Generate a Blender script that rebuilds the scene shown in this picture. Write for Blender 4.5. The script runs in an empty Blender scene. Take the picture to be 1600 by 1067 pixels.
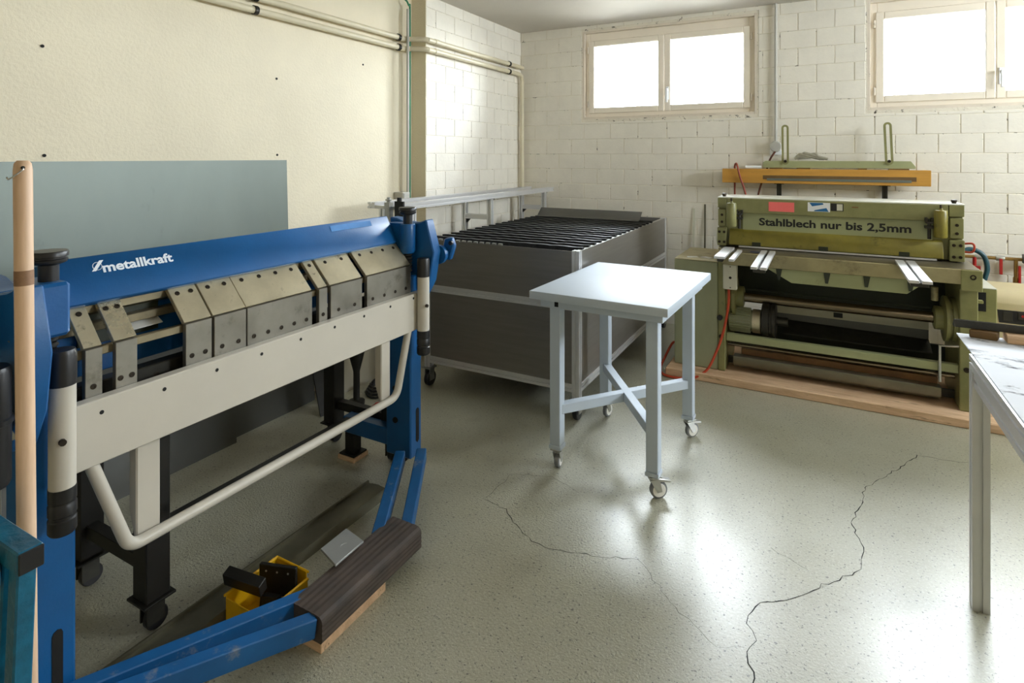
import bpy, bmesh, math, random
from mathutils import Vector, Matrix
random.seed(7)
sc = bpy.context.scene
COL = sc.collection

# ------------------------------------------------------------------ camera
F, HZ, H, CX = 899.0, 245.0, 1.52, 800.0          # focal (px of a 1600 px wide frame), horizon row, eye height
TH = math.atan2(487, 899)
SN, CS = math.sin(TH), math.cos(TH)
cam = bpy.data.cameras.new('camera')
cam.sensor_fit = 'HORIZONTAL'; cam.sensor_width = 36.0
cam.lens = F / 1600 * 36.0
cam.shift_y = -(533.5 - HZ) / 1600
cam.clip_start = 0.05
camo = bpy.data.objects.new('camera', cam); COL.objects.link(camo)
camo.location = (0, 0, H); camo.rotation_euler = (math.pi / 2, 0, TH)
sc.camera = camo

# ------------------------------------------------------------------ light
sc.view_settings.view_transform = 'Standard'
sc.view_settings.look = 'None'
sc.view_settings.gamma = 1.0
sc.view_settings.use_curve_mapping = False
sc.view_settings.exposure = 0.95
w = bpy.data.worlds.new('sky'); sc.world = w; w.use_nodes = True
bg = w.node_tree.nodes['Background']
bg.inputs['Color'].default_value = (0.86, 0.94, 1.0, 1)
bg.inputs['Strength'].default_value = 27.0
FILL_STRENGTH = 7.5  # glow of the added ceiling fill lamps
sc.cycles.max_bounces = 10
sc.cycles.diffuse_bounces = 6
sc.cycles.glossy_bounces = 4
sc.cycles.transparent_max_bounces = 12
sc.cycles.sample_clamp_indirect = 6.0

def portal(x, y, z, sx, sz, rot):
    l = bpy.data.lights.new('window_daylight', 'AREA'); l.shape = 'RECTANGLE'
    l.size = sx; l.size_y = sz; l.cycles.is_portal = True
    o = bpy.data.objects.new('window_daylight', l); COL.objects.link(o)
    o.location = (x, y, z); o.rotation_euler = rot

# ------------------------------------------------------------------ pixel rays (of the 1600 x 1067 photograph) onto planes
def ray(u, v):
    r = (u - CX) / F
    return r * CS - SN, r * SN + CS, (HZ - v) / F
def pz(u, v, z=0.0):
    d = ray(u, v); t = (z - H) / d[2]; return Vector((d[0] * t, d[1] * t, z))
def px(u, v, x):
    d = ray(u, v); t = x / d[0]; return Vector((x, d[1] * t, H + d[2] * t))
def py(u, v, y):
    d = ray(u, v); t = y / d[1]; return Vector((d[0] * t, y, H + d[2] * t))

# ------------------------------------------------------------------ materials
def lin(c):
    return tuple(((v / 255) / 12.92 if v / 255 <= 0.04045 else ((v / 255 + 0.055) / 1.055) ** 2.4) for v in c) + (1.0,)
def mat(name, rgb, rough=0.5, metal=0.0, var=0.12, scale=6.0, bump=0.0, bscale=80.0, dirt=None, stretch=None,
        coat=0.0, rvar=0.0, spec=0.5, hue=None, bdist=0.01):
    """Paint or metal with soft tone variation, fine relief and optional dirt=(rgb, threshold, softness, scale)."""
    m = bpy.data.materials.new(name); m.use_nodes = True
    nt = m.node_tree; N, L = nt.nodes, nt.links
    b = N['Principled BSDF']
    b.inputs['Roughness'].default_value = rough; b.inputs['Metallic'].default_value = metal
    b.inputs['Coat Weight'].default_value = coat
    b.inputs['Specular IOR Level'].default_value = spec
    g = N.new('ShaderNodeNewGeometry'); mp = N.new('ShaderNodeMapping')
    L.new(g.outputs['Position'], mp.inputs['Vector'])
    if stretch: mp.inputs['Scale'].default_value = stretch
    n1 = N.new('ShaderNodeTexNoise'); n1.inputs['Scale'].default_value = scale; n1.inputs['Detail'].default_value = 6
    n1.inputs['Roughness'].default_value = 0.65
    L.new(mp.outputs[0], n1.inputs['Vector'])
    mr = N.new('ShaderNodeMapRange'); mr.inputs['From Min'].default_value = 0.3; mr.inputs['From Max'].default_value = 0.7
    L.new(n1.outputs['Fac'], mr.inputs['Value'])
    mx = N.new('ShaderNodeMix'); mx.data_type = 'RGBA'
    a = lin(rgb); c2 = lin(hue) if hue else a
    mx.inputs['A'].default_value = tuple(v * (1 - var) for v in a[:3]) + (1,)
    mx.inputs['B'].default_value = tuple(min(1, v * (1 + var)) for v in c2[:3]) + (1,)
    L.new(mr.outputs[0], mx.inputs['Factor'])
    out = mx.outputs['Result']
    if dirt:
        rgb2, th_, soft, ds = dirt
        n2 = N.new('ShaderNodeTexNoise'); n2.inputs['Scale'].default_value = ds; n2.inputs['Detail'].default_value = 8
        n2.inputs['Roughness'].default_value = 0.7
        L.new(mp.outputs[0], n2.inputs['Vector'])
        r2 = N.new('ShaderNodeMapRange'); r2.inputs['From Min'].default_value = th_; r2.inputs['From Max'].default_value = th_ + soft
        L.new(n2.outputs['Fac'], r2.inputs['Value'])
        m2 = N.new('ShaderNodeMix'); m2.data_type = 'RGBA'; m2.inputs['B'].default_value = lin(rgb2)
        L.new(out, m2.inputs['A']); L.new(r2.outputs[0], m2.inputs['Factor']); out = m2.outputs['Result']
    L.new(out, b.inputs['Base Color'])
    if rvar:
        r3 = N.new('ShaderNodeMapRange'); r3.inputs['To Min'].default_value = max(0.03, rough - rvar); r3.inputs['To Max'].default_value = min(1, rough + rvar)
        L.new(mr.outputs[0], r3.inputs['Value']); L.new(r3.outputs[0], b.inputs['Roughness'])
    if bump:
        n3 = N.new('ShaderNodeTexNoise'); n3.inputs['Scale'].default_value = bscale; n3.inputs['Detail'].default_value = 4
        L.new(mp.outputs[0], n3.inputs['Vector'])
        bp = N.new('ShaderNodeBump'); bp.inputs['Strength'].default_value = bump; bp.inputs['Distance'].default_value = bdist
        L.new(n3.outputs['Fac'], bp.inputs['Height']); L.new(bp.outputs[0], b.inputs['Normal'])
    return m

M = {}
M['plaster'] = mat('cream_plaster', (229, 219, 194), 0.75, var=0.05, scale=2.0, bump=0.35, bscale=75, bdist=0.006)
M['block'] = mat('cream_block_paint', (233, 228, 216), 0.6, var=0.05, scale=5.0, bump=0.25, bscale=45, bdist=0.006)
M['mortar'] = mat('painted_mortar', (228, 221, 205), 0.7, var=0.06, scale=9, bump=0.4, bscale=60, dirt=((72, 62, 48), 0.585, 0.05, 22.0))
M['ceiling'] = mat('ceiling_paint', (196, 190, 180), 0.7, var=0.05, scale=1.5, bump=0.1, bscale=60)
M['wallplain'] = mat('plain_wall_paint', (228, 218, 192), 0.7, var=0.04)
M['blue'] = mat('blue_machine_paint', (10, 84, 142), 0.38, var=0.10, scale=7, dirt=((62, 100, 140), 0.66, 0.12, 9), bump=0.05, bscale=120)
M['worn_blue'] = mat('worn_blue_paint', (18, 86, 142), 0.42, var=0.15, scale=9, dirt=((110, 122, 140), 0.58, 0.10, 13))
M['teal'] = mat('teal_hammered_paint', (18, 92, 120), 0.30, var=0.25, scale=30, bump=0.2, bscale=60)
M['white'] = mat('light_grey_paint', (193, 187, 174), 0.4, var=0.04, scale=4, dirt=((170, 158, 135), 0.70, 0.2, 6))
M['plastic_black'] = mat('black_plastic', (26, 25, 26), 0.38, var=0.2, scale=12)
M['rubber'] = mat('ribbed_rubber', (62, 55, 50), 0.62, var=0.22, scale=10, hue=(78, 66, 58))
M['black_steel'] = mat('black_steel', (36, 34, 30), 0.45, metal=0.3, var=0.25, scale=6)
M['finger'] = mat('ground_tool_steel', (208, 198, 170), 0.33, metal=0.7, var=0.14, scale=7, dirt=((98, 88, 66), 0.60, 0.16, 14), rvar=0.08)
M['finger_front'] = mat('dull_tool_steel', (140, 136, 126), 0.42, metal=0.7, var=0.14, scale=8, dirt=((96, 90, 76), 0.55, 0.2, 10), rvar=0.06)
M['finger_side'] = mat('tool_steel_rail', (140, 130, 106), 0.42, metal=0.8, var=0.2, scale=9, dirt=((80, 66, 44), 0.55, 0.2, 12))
M['dark_rail'] = mat('oiled_dark_steel', (64, 62, 56), 0.45, metal=0.7, var=0.25, scale=12)
M['bolt'] = mat('blackened_bolt', (52, 44, 34), 0.45, metal=0.6, var=0.2, scale=30)
M['hole'] = mat('dark_hole', (14, 12, 10), 0.8, var=0.1)
M['alu'] = mat('aluminium_profile', (214, 214, 214), 0.36, metal=0.5, var=0.05, scale=5)
M['panel'] = mat('brushed_steel_panel', (136, 132, 126), 0.36, metal=0.55, var=0.08, scale=3, stretch=(1, 1, 14))
M['slat'] = mat('burnt_black_slat', (40, 41, 44), 0.55, metal=0.4, var=0.35, scale=18, dirt=((20, 20, 22), 0.55, 0.1, 14))
M['gsheet'] = mat('galvanised_sheet', (116, 124, 118), 0.45, metal=0.45, var=0.06, scale=2.5, dirt=((100, 107, 102), 0.62, 0.12, 3), stretch=(1, 1, 0.5))
M['dsheet'] = mat('dark_steel_sheet', (100, 100, 96), 0.4, metal=0.6, var=0.1, scale=2)
M['psheet'] = mat('pale_board', (190, 184, 166), 0.7, var=0.05)
M['trolley'] = mat('grey_blue_enamel', (186, 197, 209), 0.5, var=0.03, scale=3)
M['zinc'] = mat('zinc_plated', (190, 190, 186), 0.3, metal=0.9, var=0.1, scale=20)
M['nylon'] = mat('white_nylon', (232, 230, 224), 0.45, var=0.03)
M['greyrubber'] = mat('grey_tyre', (120, 122, 124), 0.6, var=0.08)
M['green'] = mat('olive_machine_paint', (126, 125, 76), 0.42, var=0.13, scale=5, hue=(136, 134, 88), dirt=((66, 60, 32), 0.62, 0.12, 10), bump=0.06, bscale=70)
M['lgreen'] = mat('pale_green_paint', (156, 160, 118), 0.42, var=0.08, scale=4, dirt=((96, 98, 58), 0.64, 0.14, 8))
M['sidegreen'] = mat('faded_green_paint', (154, 157, 126), 0.42, var=0.12, scale=4, stretch=(1, 1, 0.3), dirt=((104, 104, 58), 0.58, 0.2, 5))
M['ogreen'] = mat('oil_stained_green', (128, 118, 44), 0.42, var=0.2, scale=6, dirt=((62, 52, 20), 0.58, 0.14, 9))
M['dgreen'] = mat('dark_green', (38, 44, 26), 0.5, var=0.25, scale=7)
M['bed'] = mat('worn_cast_bed', (164, 154, 116), 0.42, metal=0.25, var=0.15, scale=7, dirt=((92, 84, 58), 0.55, 0.2, 8))
M['bedtop'] = mat('scoured_bed_top', (120, 112, 92), 0.32, metal=0.7, var=0.15, scale=8)
M['shaft'] = mat('turned_shaft', (120, 108, 90), 0.25, metal=0.95, var=0.1, scale=10)
M['brownbar'] = mat('rusty_bar', (120, 86, 52), 0.5, metal=0.4, var=0.25, scale=8)
M['channel'] = mat('grey_channel_steel', (120, 116, 98), 0.4, metal=0.6, var=0.18, scale=6)
M['timber'] = mat('weathered_timber', (202, 164, 126), 0.7, var=0.16, scale=4, stretch=(1, 7, 7), hue=(214, 182, 148), dirt=((92, 64, 40), 0.60, 0.12, 7), bump=0.2, bscale=40)
M['orange_wood'] = mat('varnished_timber', (198, 146, 62), 0.45, var=0.12, scale=4, stretch=(1, 9, 9), dirt=((130, 84, 30), 0.62, 0.12, 8))
M['darkwood'] = mat('stained_slot', (112, 84, 44), 0.6, var=0.2, scale=10)
M['paleWood'] = mat('turned_beech', (212, 176, 142), 0.45, var=0.10, scale=3.5, stretch=(9, 9, 0.7), hue=(222, 190, 160))
M['brownband'] = mat('brown_tape', (140, 106, 78), 0.6, var=0.15, scale=60)
M['wframe'] = mat('window_paint', (240, 230, 214), 0.4, var=0.03, scale=3)
M['wtrim'] = mat('raw_window_trim', (222, 211, 194), 0.6, var=0.08, scale=8, dirt=((150, 138, 118), 0.6, 0.15, 12))
M['pipe'] = mat('cream_pipe_paint', (214, 204, 176), 0.4, var=0.05)
M['gpipe'] = mat('grey_conduit', (188, 186, 178), 0.45, var=0.05)
M['greencable'] = mat('green_cable', (28, 118, 78), 0.5, var=0.1)
M['cord'] = mat('orange_cord', (184, 64, 32), 0.5, var=0.1)
M['redbrown'] = mat('red_brown_cable', (140, 58, 36), 0.5, var=0.1)
M['darkcord'] = mat('brown_cord', (92, 44, 24), 0.5, var=0.1)
M['yellow'] = mat('yellow_plastic', (222, 172, 14), 0.4, var=0.06)
M['silver'] = mat('grey_pedal_paint', (168, 170, 168), 0.35, metal=0.3, var=0.06, scale=12)
M['pink'] = mat('pink_paper', (246, 116, 112), 0.7, var=0.02)
M['stickwhite'] = mat('white_sticker', (236, 238, 240), 0.4, var=0.01)
M['stickblue'] = mat('blue_print', (24, 104, 160), 0.4, var=0.02)
M['ink'] = mat('black_print', (24, 24, 20), 0.6, var=0.05)
M['logo'] = mat('white_print', (222, 228, 236), 0.5, var=0.02)
M['film'] = mat('clear_sticker_film', (70, 128, 190), 0.3, var=0.08, scale=30)
M['bluemark'] = mat('blue_label', (28, 62, 120), 0.5, var=0.1)
M['boxplastic'] = mat('ivory_plastic', (206, 204, 186), 0.5, var=0.06, scale=10)
M['beige'] = mat('beige_cabinet', (206, 192, 154), 0.5, var=0.05)
M['red'] = mat('red_lever', (170, 30, 26), 0.4, var=0.1)
M['brass'] = mat('brass_fitting', (160, 130, 80), 0.35, metal=0.9, var=0.1)
M['hose'] = mat('teal_hose', (34, 74, 84), 0.45, var=0.1)
M['paper'] = mat('white_paper', (228, 228, 224), 0.7, var=0.03)
M['wrap'] = mat('grey_plastic_wrap', (150, 146, 128), 0.35, var=0.25, scale=20)
M['whiteplate'] = mat('scuffed_white_sheet', (208, 211, 217), 0.7, var=0.04, scale=3, stretch=(0.8, 1.4, 1), dirt=((34, 34, 44), 0.555, 0.12, 9), spec=0.15)
M['toppaint'] = mat('pale_top', (214, 214, 202), 0.35, var=0.08, scale=6)  # near-white tone for the shear covers and side disc
M['strip'] = mat('cream_strip', (200, 196, 172), 0.5, var=0.05)
M['exterior'] = mat('added_ground_grey', (128, 126, 120), 0.9, var=0.05)

def fill_lamp_mat():
    m = bpy.data.materials.new('fill_lamp_glow'); m.use_nodes = True
    b = m.node_tree.nodes['Principled BSDF']
    b.inputs['Base Color'].default_value = (0.9, 0.9, 0.9, 1)
    b.inputs['Emission Color'].default_value = (1.0, 0.93, 0.82, 1); b.inputs['Emission Strength'].default_value = FILL_STRENGTH
    return m
M['lamp'] = fill_lamp_mat()

def glass_mat():
    m = bpy.data.materials.new('window_glass'); m.use_nodes = True
    nt = m.node_tree; N, L = nt.nodes, nt.links
    N.remove(N['Principled BSDF'])
    t = N.new('ShaderNodeBsdfTransparent'); g = N.new('ShaderNodeBsdfGlossy'); g.inputs['Roughness'].default_value = 0.02
    f = N.new('ShaderNodeFresnel'); f.inputs['IOR'].default_value = 1.3
    mx = N.new('ShaderNodeMixShader')
    L.new(f.outputs[0], mx.inputs[0]); L.new(t.outputs[0], mx.inputs[1]); L.new(g.outputs[0], mx.inputs[2])
    L.new(mx.outputs[0], N['Material Output'].inputs['Surface'])
    return m
M['glass'] = glass_mat()

def floor_mat():
    m = bpy.data.materials.new('sealed_concrete'); m.use_nodes = True
    nt = m.node_tree; N, L = nt.nodes, nt.links
    b = N['Principled BSDF']
    g = N.new('ShaderNodeNewGeometry')
    def noise(scale, detail=5, rough=0.6):
        n = N.new('ShaderNodeTexNoise'); n.inputs['Scale'].default_value = scale; n.inputs['Detail'].default_value = detail
        n.inputs['Roughness'].default_value = rough; L.new(g.outputs['Position'], n.inputs['Vector']); return n
    def rng(src, a, c, lo=0.0, hi=1.0):
        r = N.new('ShaderNodeMapRange'); r.inputs['From Min'].default_value = a; r.inputs['From Max'].default_value = c
        r.inputs['To Min'].default_value = lo; r.inputs['To Max'].default_value = hi
        L.new(src, r.inputs['Value']); return r.outputs[0]
    def mix(fac, a, c):
        x = N.new('ShaderNodeMix'); x.data_type = 'RGBA'
        L.new(fac, x.inputs['Factor'])
        if isinstance(a, tuple): x.inputs['A'].default_value = a
        else: L.new(a, x.inputs['A'])
        x.inputs['B'].default_value = c
        return x.outputs['Result']
    big = noise(0.9, 6)
    col = mix(rng(big.outputs['Fac'], 0.35, 0.68), lin((160, 157, 132)), lin((180, 178, 160)))
    mid = noise(7, 6)
    col = mix(rng(mid.outputs['Fac'], 0.60, 0.78, 0, 0.5), col, lin((134, 128, 98)))
    fine = noise(110, 3)
    col = mix(rng(fine.outputs['Fac'], 0.50, 0.66, 0, 0.45), col, lin((204, 204, 188)))
    spk = noise(95, 2, 0.5)
    col = mix(rng(spk.outputs['Fac'], 0.635, 0.68, 0, 0.9), col, lin((62, 55, 40)))
    spk2 = noise(55, 2, 0.5)
    col = mix(rng(spk2.outputs['Fac'], 0.70, 0.72, 0, 0.85), col, lin((70, 62, 46)))
    L.new(col, b.inputs['Base Color'])
    L.new(rng(mid.outputs['Fac'], 0.3, 0.7, 0.32, 0.42), b.inputs['Roughness'])
    b.inputs['Specular IOR Level'].default_value = 1.0
    b.inputs['Coat Weight'].default_value = 1.0; b.inputs['Coat Roughness'].default_value = 0.30; b.inputs['Coat IOR'].default_value = 1.6
    bp = N.new('ShaderNodeBump'); bp.inputs['Strength'].default_value = 0.8; bp.inputs['Distance'].default_value = 0.006
    bn = noise(120, 3)
    L.new(bn.outputs['Fac'], bp.inputs['Height']); L.new(bp.outputs[0], b.inputs['Normal'])
    return m
M['floor'] = floor_mat()

# ------------------------------------------------------------------ mesh helpers
ORG = {}
def org(o):
    return ORG.get(o.name, Vector((0, 0, 0))) if o else Vector((0, 0, 0))

class MB:
    def __init__(s): s.v = []; s.f = []
    def add(s, vs, fs):
        n = len(s.v); s.v += [Vector(p) for p in vs]; s.f += [tuple(i + n for i in f) for f in fs]; return s
    def box(s, x0, x1, y0, y1, z0, z1):
        return s.add([(x0, y0, z0), (x1, y0, z0), (x1, y1, z0), (x0, y1, z0), (x0, y0, z1), (x1, y0, z1), (x1, y1, z1), (x0, y1, z1)],
                     [(0, 3, 2, 1), (4, 5, 6, 7), (0, 1, 5, 4), (1, 2, 6, 5), (2, 3, 7, 6), (3, 0, 4, 7)])
    def prism(s, poly, vec):
        n = len(poly); vec = Vector(vec); p = [Vector(q) for q in poly]
        return s.add(p + [q + vec for q in p], [tuple(range(n))[::-1], tuple(range(n, 2 * n))] + [(i, (i + 1) % n, n + (i + 1) % n, n + i) for i in range(n)])
    def bar(s, p0, p1, wd, ht, up=(0, 0, 1)):
        p0, p1 = Vector(p0), Vector(p1); d = (p1 - p0).normalized(); up = Vector(up)
        sd = d.cross(up).normalized(); u2 = sd.cross(d).normalized()
        a = [p0 + sd * i * wd / 2 + u2 * j * ht / 2 for i, j in ((-1, -1), (1, -1), (1, 1), (-1, 1))]
        return s.prism(a, p1 - p0)
    def cyl(s, p0, p1, r0, r1=None, n=16):
        return s.lathe(p0, Vector(p1) - Vector(p0), [(r0, 0), (r0 if r1 is None else r1, 1)], n, norm=False)
    def lathe(s, p0, axis, prof, n=20, norm=True):
        p0 = Vector(p0); ax = Vector(axis); L_ = ax.length; d = ax.normalized()
        k = 1.0 if norm else L_
        t = Vector((1, 0, 0)) if abs(d.x) < 0.8 else Vector((0, 1, 0))
        a = d.cross(t).normalized(); b = d.cross(a).normalized()
        vs = []; fs = []
        for r, h in prof:
            for i in range(n):
                q = 2 * math.pi * i / n
                vs.append(p0 + d * h * k + (a * math.cos(q) + b * math.sin(q)) * r)
        for j in range(len(prof) - 1):
            for i in range(n):
                i2 = (i + 1) % n
                fs.append((j * n + i, j * n + i2, (j + 1) * n + i2, (j + 1) * n + i))
        fs.append(tuple(range(n))[::-1]); fs.append(tuple(range((len(prof) - 1) * n, len(prof) * n)))
        return s.add(vs, fs)
    def tube(s, pts, r, n=10):
        pts = [Vector(p) for p in pts]; vs = []; fs = []
        d0 = (pts[1] - pts[0]).normalized()
        t = Vector((0, 0, 1)) if abs(d0.z) < 0.8 else Vector((1, 0, 0))
        a = d0.cross(t).normalized()
        for k, p in enumerate(pts):
            d = ((pts[min(k + 1, len(pts) - 1)] - pts[max(k - 1, 0)])).normalized()
            a = (a - d * a.dot(d)).normalized(); b = d.cross(a)
            for i in range(n):
                q = 2 * math.pi * i / n; vs.append(p + (a * math.cos(q) + b * math.sin(q)) * r)
        for k in range(len(pts) - 1):
            for i in range(n):
                i2 = (i + 1) % n; fs.append((k * n + i, k * n + i2, (k + 1) * n + i2, (k + 1) * n + i))
        fs.append(tuple(range(n))[::-1]); fs.append(tuple(range((len(pts) - 1) * n, len(pts) * n)))
        return s.add(vs, fs)
    def alu(s, p0, p1, a, b, up=(0, 0, 1)):
        """Slotted aluminium profile of section a (side) x b (up)."""
        p0, p1 = Vector(p0), Vector(p1); d = (p1 - p0).normalized(); up = Vector(up)
        sd = d.cross(up).normalized(); u2 = sd.cross(d).normalized()
        g, q = 0.005, 0.008
        ha, hb = a / 2, b / 2
        o = [(-ha, -hb), (-g, -hb), (-g, -hb + q), (g, -hb + q), (g, -hb), (ha, -hb), (ha, -g), (ha - q, -g), (ha - q, g), (ha, g),
             (ha, hb), (g, hb), (g, hb - q), (-g, hb - q), (-g, hb), (-ha, hb), (-ha, g), (-ha + q, g), (-ha + q, -g), (-ha, -g)]
        return s.prism([p0 + sd * x + u2 * y for x, y in o], p1 - p0)
    def mesh(s, name, mtl, off=Vector((0, 0, 0)), bevel=0.0, smooth=True, seg=1):
        me = bpy.data.meshes.new(name)
        me.from_pydata([tuple(p - off) for p in s.v], [], s.f)
        bm = bmesh.new(); bm.from_mesh(me)
        bmesh.ops.recalc_face_normals(bm, faces=bm.faces)
        if bevel:
            ed = [e for e in bm.edges if len(e.link_faces) == 2 and e.calc_face_angle(0) > 0.6]
            bmesh.ops.bevel(bm, geom=ed, offset=bevel, segments=seg, profile=0.5, affect='EDGES', clamp_overlap=True)
        bm.to_mesh(me); bm.free()
        if smooth:
            me.polygons.foreach_set('use_smooth', [True] * len(me.polygons))
            me.set_sharp_from_angle(angle=math.radians(35))
        me.materials.append(mtl)
        return me
    def build(s, name, m, parent=None, bevel=0.0, smooth=True, label=None, cat=None, group=None, kind=None, seg=1):
        if parent is None:
            xs = [p.x for p in s.v]; ys = [p.y for p in s.v]; zs = [p.z for p in s.v]
            off = Vector(((min(xs) + max(xs)) / 2, (min(ys) + max(ys)) / 2, min(zs)))
            loc = off
        else:
            off = org(parent); loc = Vector((0, 0, 0))
        me = s.mesh(name, M[m], off, bevel, smooth, seg)
        o = bpy.data.objects.new(name, me); COL.objects.link(o)
        o.location = loc
        if parent: o.parent = parent
        ORG[o.name] = off
        return tag(o, label, cat, group, kind)

def tag(o, label=None, cat=None, group=None, kind=None):
    if label: o['label'] = label
    if cat: o['category'] = cat
    if group: o['group'] = group
    if kind: o['kind'] = kind
    return o
def thing(name, loc, label, cat, group=None, kind=None, rotz=0.0, local=False):
    o = bpy.data.objects.new(name, None); COL.objects.link(o)
    o.empty_display_size = 0.1
    o.location = loc; o.rotation_euler = (0, 0, rotz)
    ORG[o.name] = Vector((0, 0, 0)) if local else Vector(loc)
    return tag(o, label, cat, group, kind)
def inst(name, me, parent, p, rot=(0, 0, 0)):
    """An object sharing mesh data, at point p (world, or local for a rotated thing)."""
    o = bpy.data.objects.new(name, me); COL.objects.link(o); o.parent = parent
    o.location = Vector(p) - org(parent); o.rotation_euler = rot
    ORG[o.name] = Vector(p)
    return o
def arc(c, r, a0, a1, n, plane='yz', fixed=0.0):
    out = []
    for i in range(n + 1):
        a = math.radians(a0 + (a1 - a0) * i / n); q = (c[0] + r * math.cos(a), c[1] + r * math.sin(a))
        out.append(Vector((fixed, q[0], q[1])) if plane == 'yz' else Vector((q[0], fixed, q[1])) if plane == 'xz' else Vector((q[0], q[1], fixed)))
    return out
def smooth_path(pts, n=6):
    pts = [Vector(p) for p in pts]; P = [pts[0]] + pts + [pts[-1]]; out = []
    for i in range(1, len(P) - 2):
        for k in range(n):
            t = k / n; p0, p1, p2, p3 = P[i - 1], P[i], P[i + 1], P[i + 2]
            out.append(0.5 * ((2 * p1) + (p2 - p0) * t + (2 * p0 - 5 * p1 + 4 * p2 - p3) * t * t + (3 * p1 - p0 - 3 * p2 + p3) * t ** 3))
    out.append(pts[-1]); return out
def text_mesh(name, body, mtl, height, width, bold=0.0, shear=0.0):
    cu = bpy.data.curves.new('lettering_curve', 'FONT'); cu.body = body; cu.size = 1.0; cu.offset = bold; cu.shear = shear
    cu.extrude = 0.002; cu.resolution_u = 3
    o = bpy.data.objects.new('lettering_source', cu); COL.objects.link(o)
    dg = bpy.context.evaluated_depsgraph_get()
    me = bpy.data.meshes.new_from_object(o.evaluated_get(dg))
    bpy.data.objects.remove(o); bpy.data.curves.remove(cu)
    xs = [v.co.x for v in me.vertices]; ys = [v.co.y for v in me.vertices]
    sx, sy = width / (max(xs) - min(xs)), height / (max(ys) - min(ys))
    x0, y0 = min(xs), min(ys)
    for v in me.vertices: v.co = ((v.co.x - x0) * sx, (v.co.y - y0) * sy, v.co.z * 0.3)
    me.name = name; me.materials.clear(); me.materials.append(mtl)
    return me

# ------------------------------------------------------------------ the room
XL, XB, YP, YB, ZC = -2.90, -2.76, 3.67, 5.29, 2.80     # plaster wall, block wall, its return, back wall, ceiling
XR, YF = 3.60, -2.60
W1 = (-2.08, -0.497, 1.885, 2.745)
W2 = (0.30, 1.883, 1.885, 2.745)
floor = MB().box(XL - 0.2, XR + 0.2, YF - 0.2, YB + 0.2, -0.12, 0).build('floor', 'floor', label='speckled grey-green sealed concrete floor with cracks', cat='floor', kind='structure', smooth=False)
MB().box(XL - 0.2, XR + 0.2, YF - 0.2, YB + 0.2, ZC, ZC + 0.15).build('ceiling', 'ceiling', label='greyish painted ceiling above the windows', cat='ceiling', kind='structure', smooth=False)
wall_left = MB().box(XL - 0.2, XL, YF - 0.2, YP, 0, ZC).build('wall_left', 'plaster', label='cream rough-plastered wall on the left', cat='wall', kind='structure', smooth=False)
MB().box(XL, XR, YF - 0.2, YF, 0, ZC).build('wall_front', 'wallplain', label='plain cream wall at the near end of the room', cat='wall', kind='structure', smooth=False)
# right wall with an opening added for fill daylight
WR = (3.0, 4.6, 1.885, 2.745)
b = MB(); b.box(XR, XR + 0.2, YF - 0.2, WR[0], 0, ZC); b.box(XR, XR + 0.2, WR[1], YB, 0, ZC)
b.box(XR, XR + 0.2, WR[0], WR[1], 0, WR[2]); b.box(XR, XR + 0.2, WR[0], WR[1], WR[3], ZC)
b.build('wall_right', 'wallplain', label='plain cream wall on the right side of the room', cat='wall', kind='structure', smooth=False)
portal(XR + 0.1, (WR[0] + WR[1]) / 2, (WR[2] + WR[3]) / 2, WR[1] - WR[0], WR[3] - WR[2], (math.pi / 2, 0, math.pi / 2))

MOR = 0.0035
b = MB()
y0, y1 = YB + MOR, YB + 0.25
b.box(XL - 0.2, W1[0], y0, y1, 0, ZC); b.box(W1[1], W2[0], y0, y1, 0, ZC); b.box(W2[1], XR + 0.2, y0, y1, 0, ZC)
for W in (W1, W2):
    b.box(W[0], W[1], y0, y1, 0, W[2]); b.box(W[0], W[1], y0, y1, W[3], ZC)
wall_back = b.build('wall_back', 'mortar', label='cream-painted blockwork wall with the two windows', cat='wall', kind='structure', smooth=False)
wall_block = MB().box(XL - 0.2, XB - MOR, YP, YB, 0, ZC).build('wall_corner', 'mortar', label='cream-painted blockwork wall projecting in the left corner', cat='wall', kind='structure', smooth=False)
MB().box(XL, XB, YP - 0.004, YP, 0, ZC).build('plaster_return', 'plaster', wall_block, smooth=False)

CH, BW, JT, Z0 = 0.1448, 0.268, 0.0035, 1.691
brick_cache = {}
def brick_mesh(wd, ht):
    k = (round(wd, 2), round(ht, 2))
    if k not in brick_cache:
        wq, hq = k[0] / 2, k[1] / 2; c, d = 0.002, 0.0035
        me = bpy.data.meshes.new('brick')
        vs = [(-wq, d, -hq), (wq, d, -hq), (wq, d, hq), (-wq, d, hq), (-wq + c, 0, -hq + c), (wq - c, 0, -hq + c), (wq - c, 0, hq - c), (-wq + c, 0, hq - c),
              (-wq, d + 0.01, -hq), (wq, d + 0.01, -hq), (wq, d + 0.01, hq), (-wq, d + 0.01, hq)]
        me.from_pydata(vs, [], [(4, 5, 6, 7), (0, 1, 5, 4), (1, 2, 6, 5), (2, 3, 7, 6), (3, 0, 4, 7), (8, 9, 1, 0), (9, 10, 2, 1), (10, 11, 3, 2), (11, 8, 0, 3)])
        me.materials.append(M['block']); brick_cache[k] = me
    return brick_cache[k]
def rect_sub(r, h):
    a0, a1, c0, c1 = r; b0, b1, d0, d1 = h
    if a1 <= b0 or a0 >= b1 or c1 <= d0 or c0 >= d1: return [r]
    out = []
    if c0 < d0: out.append((a0, a1, c0, d0))
    if c1 > d1: out.append((a0, a1, d1, c1))
    lo, hi = max(c0, d0), min(c1, d1)
    if a0 < b0: out.append((a0, b0, lo, hi))
    if a1 > b1: out.append((b1, a1, lo, hi))
    return out
def rows():
    z = Z0
    while z > 0: z -= CH
    k = round((z - Z0) / CH)
    while z < ZC:
        yield k, max(z, 0), min(z + CH, ZC); z += CH; k += 1
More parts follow.
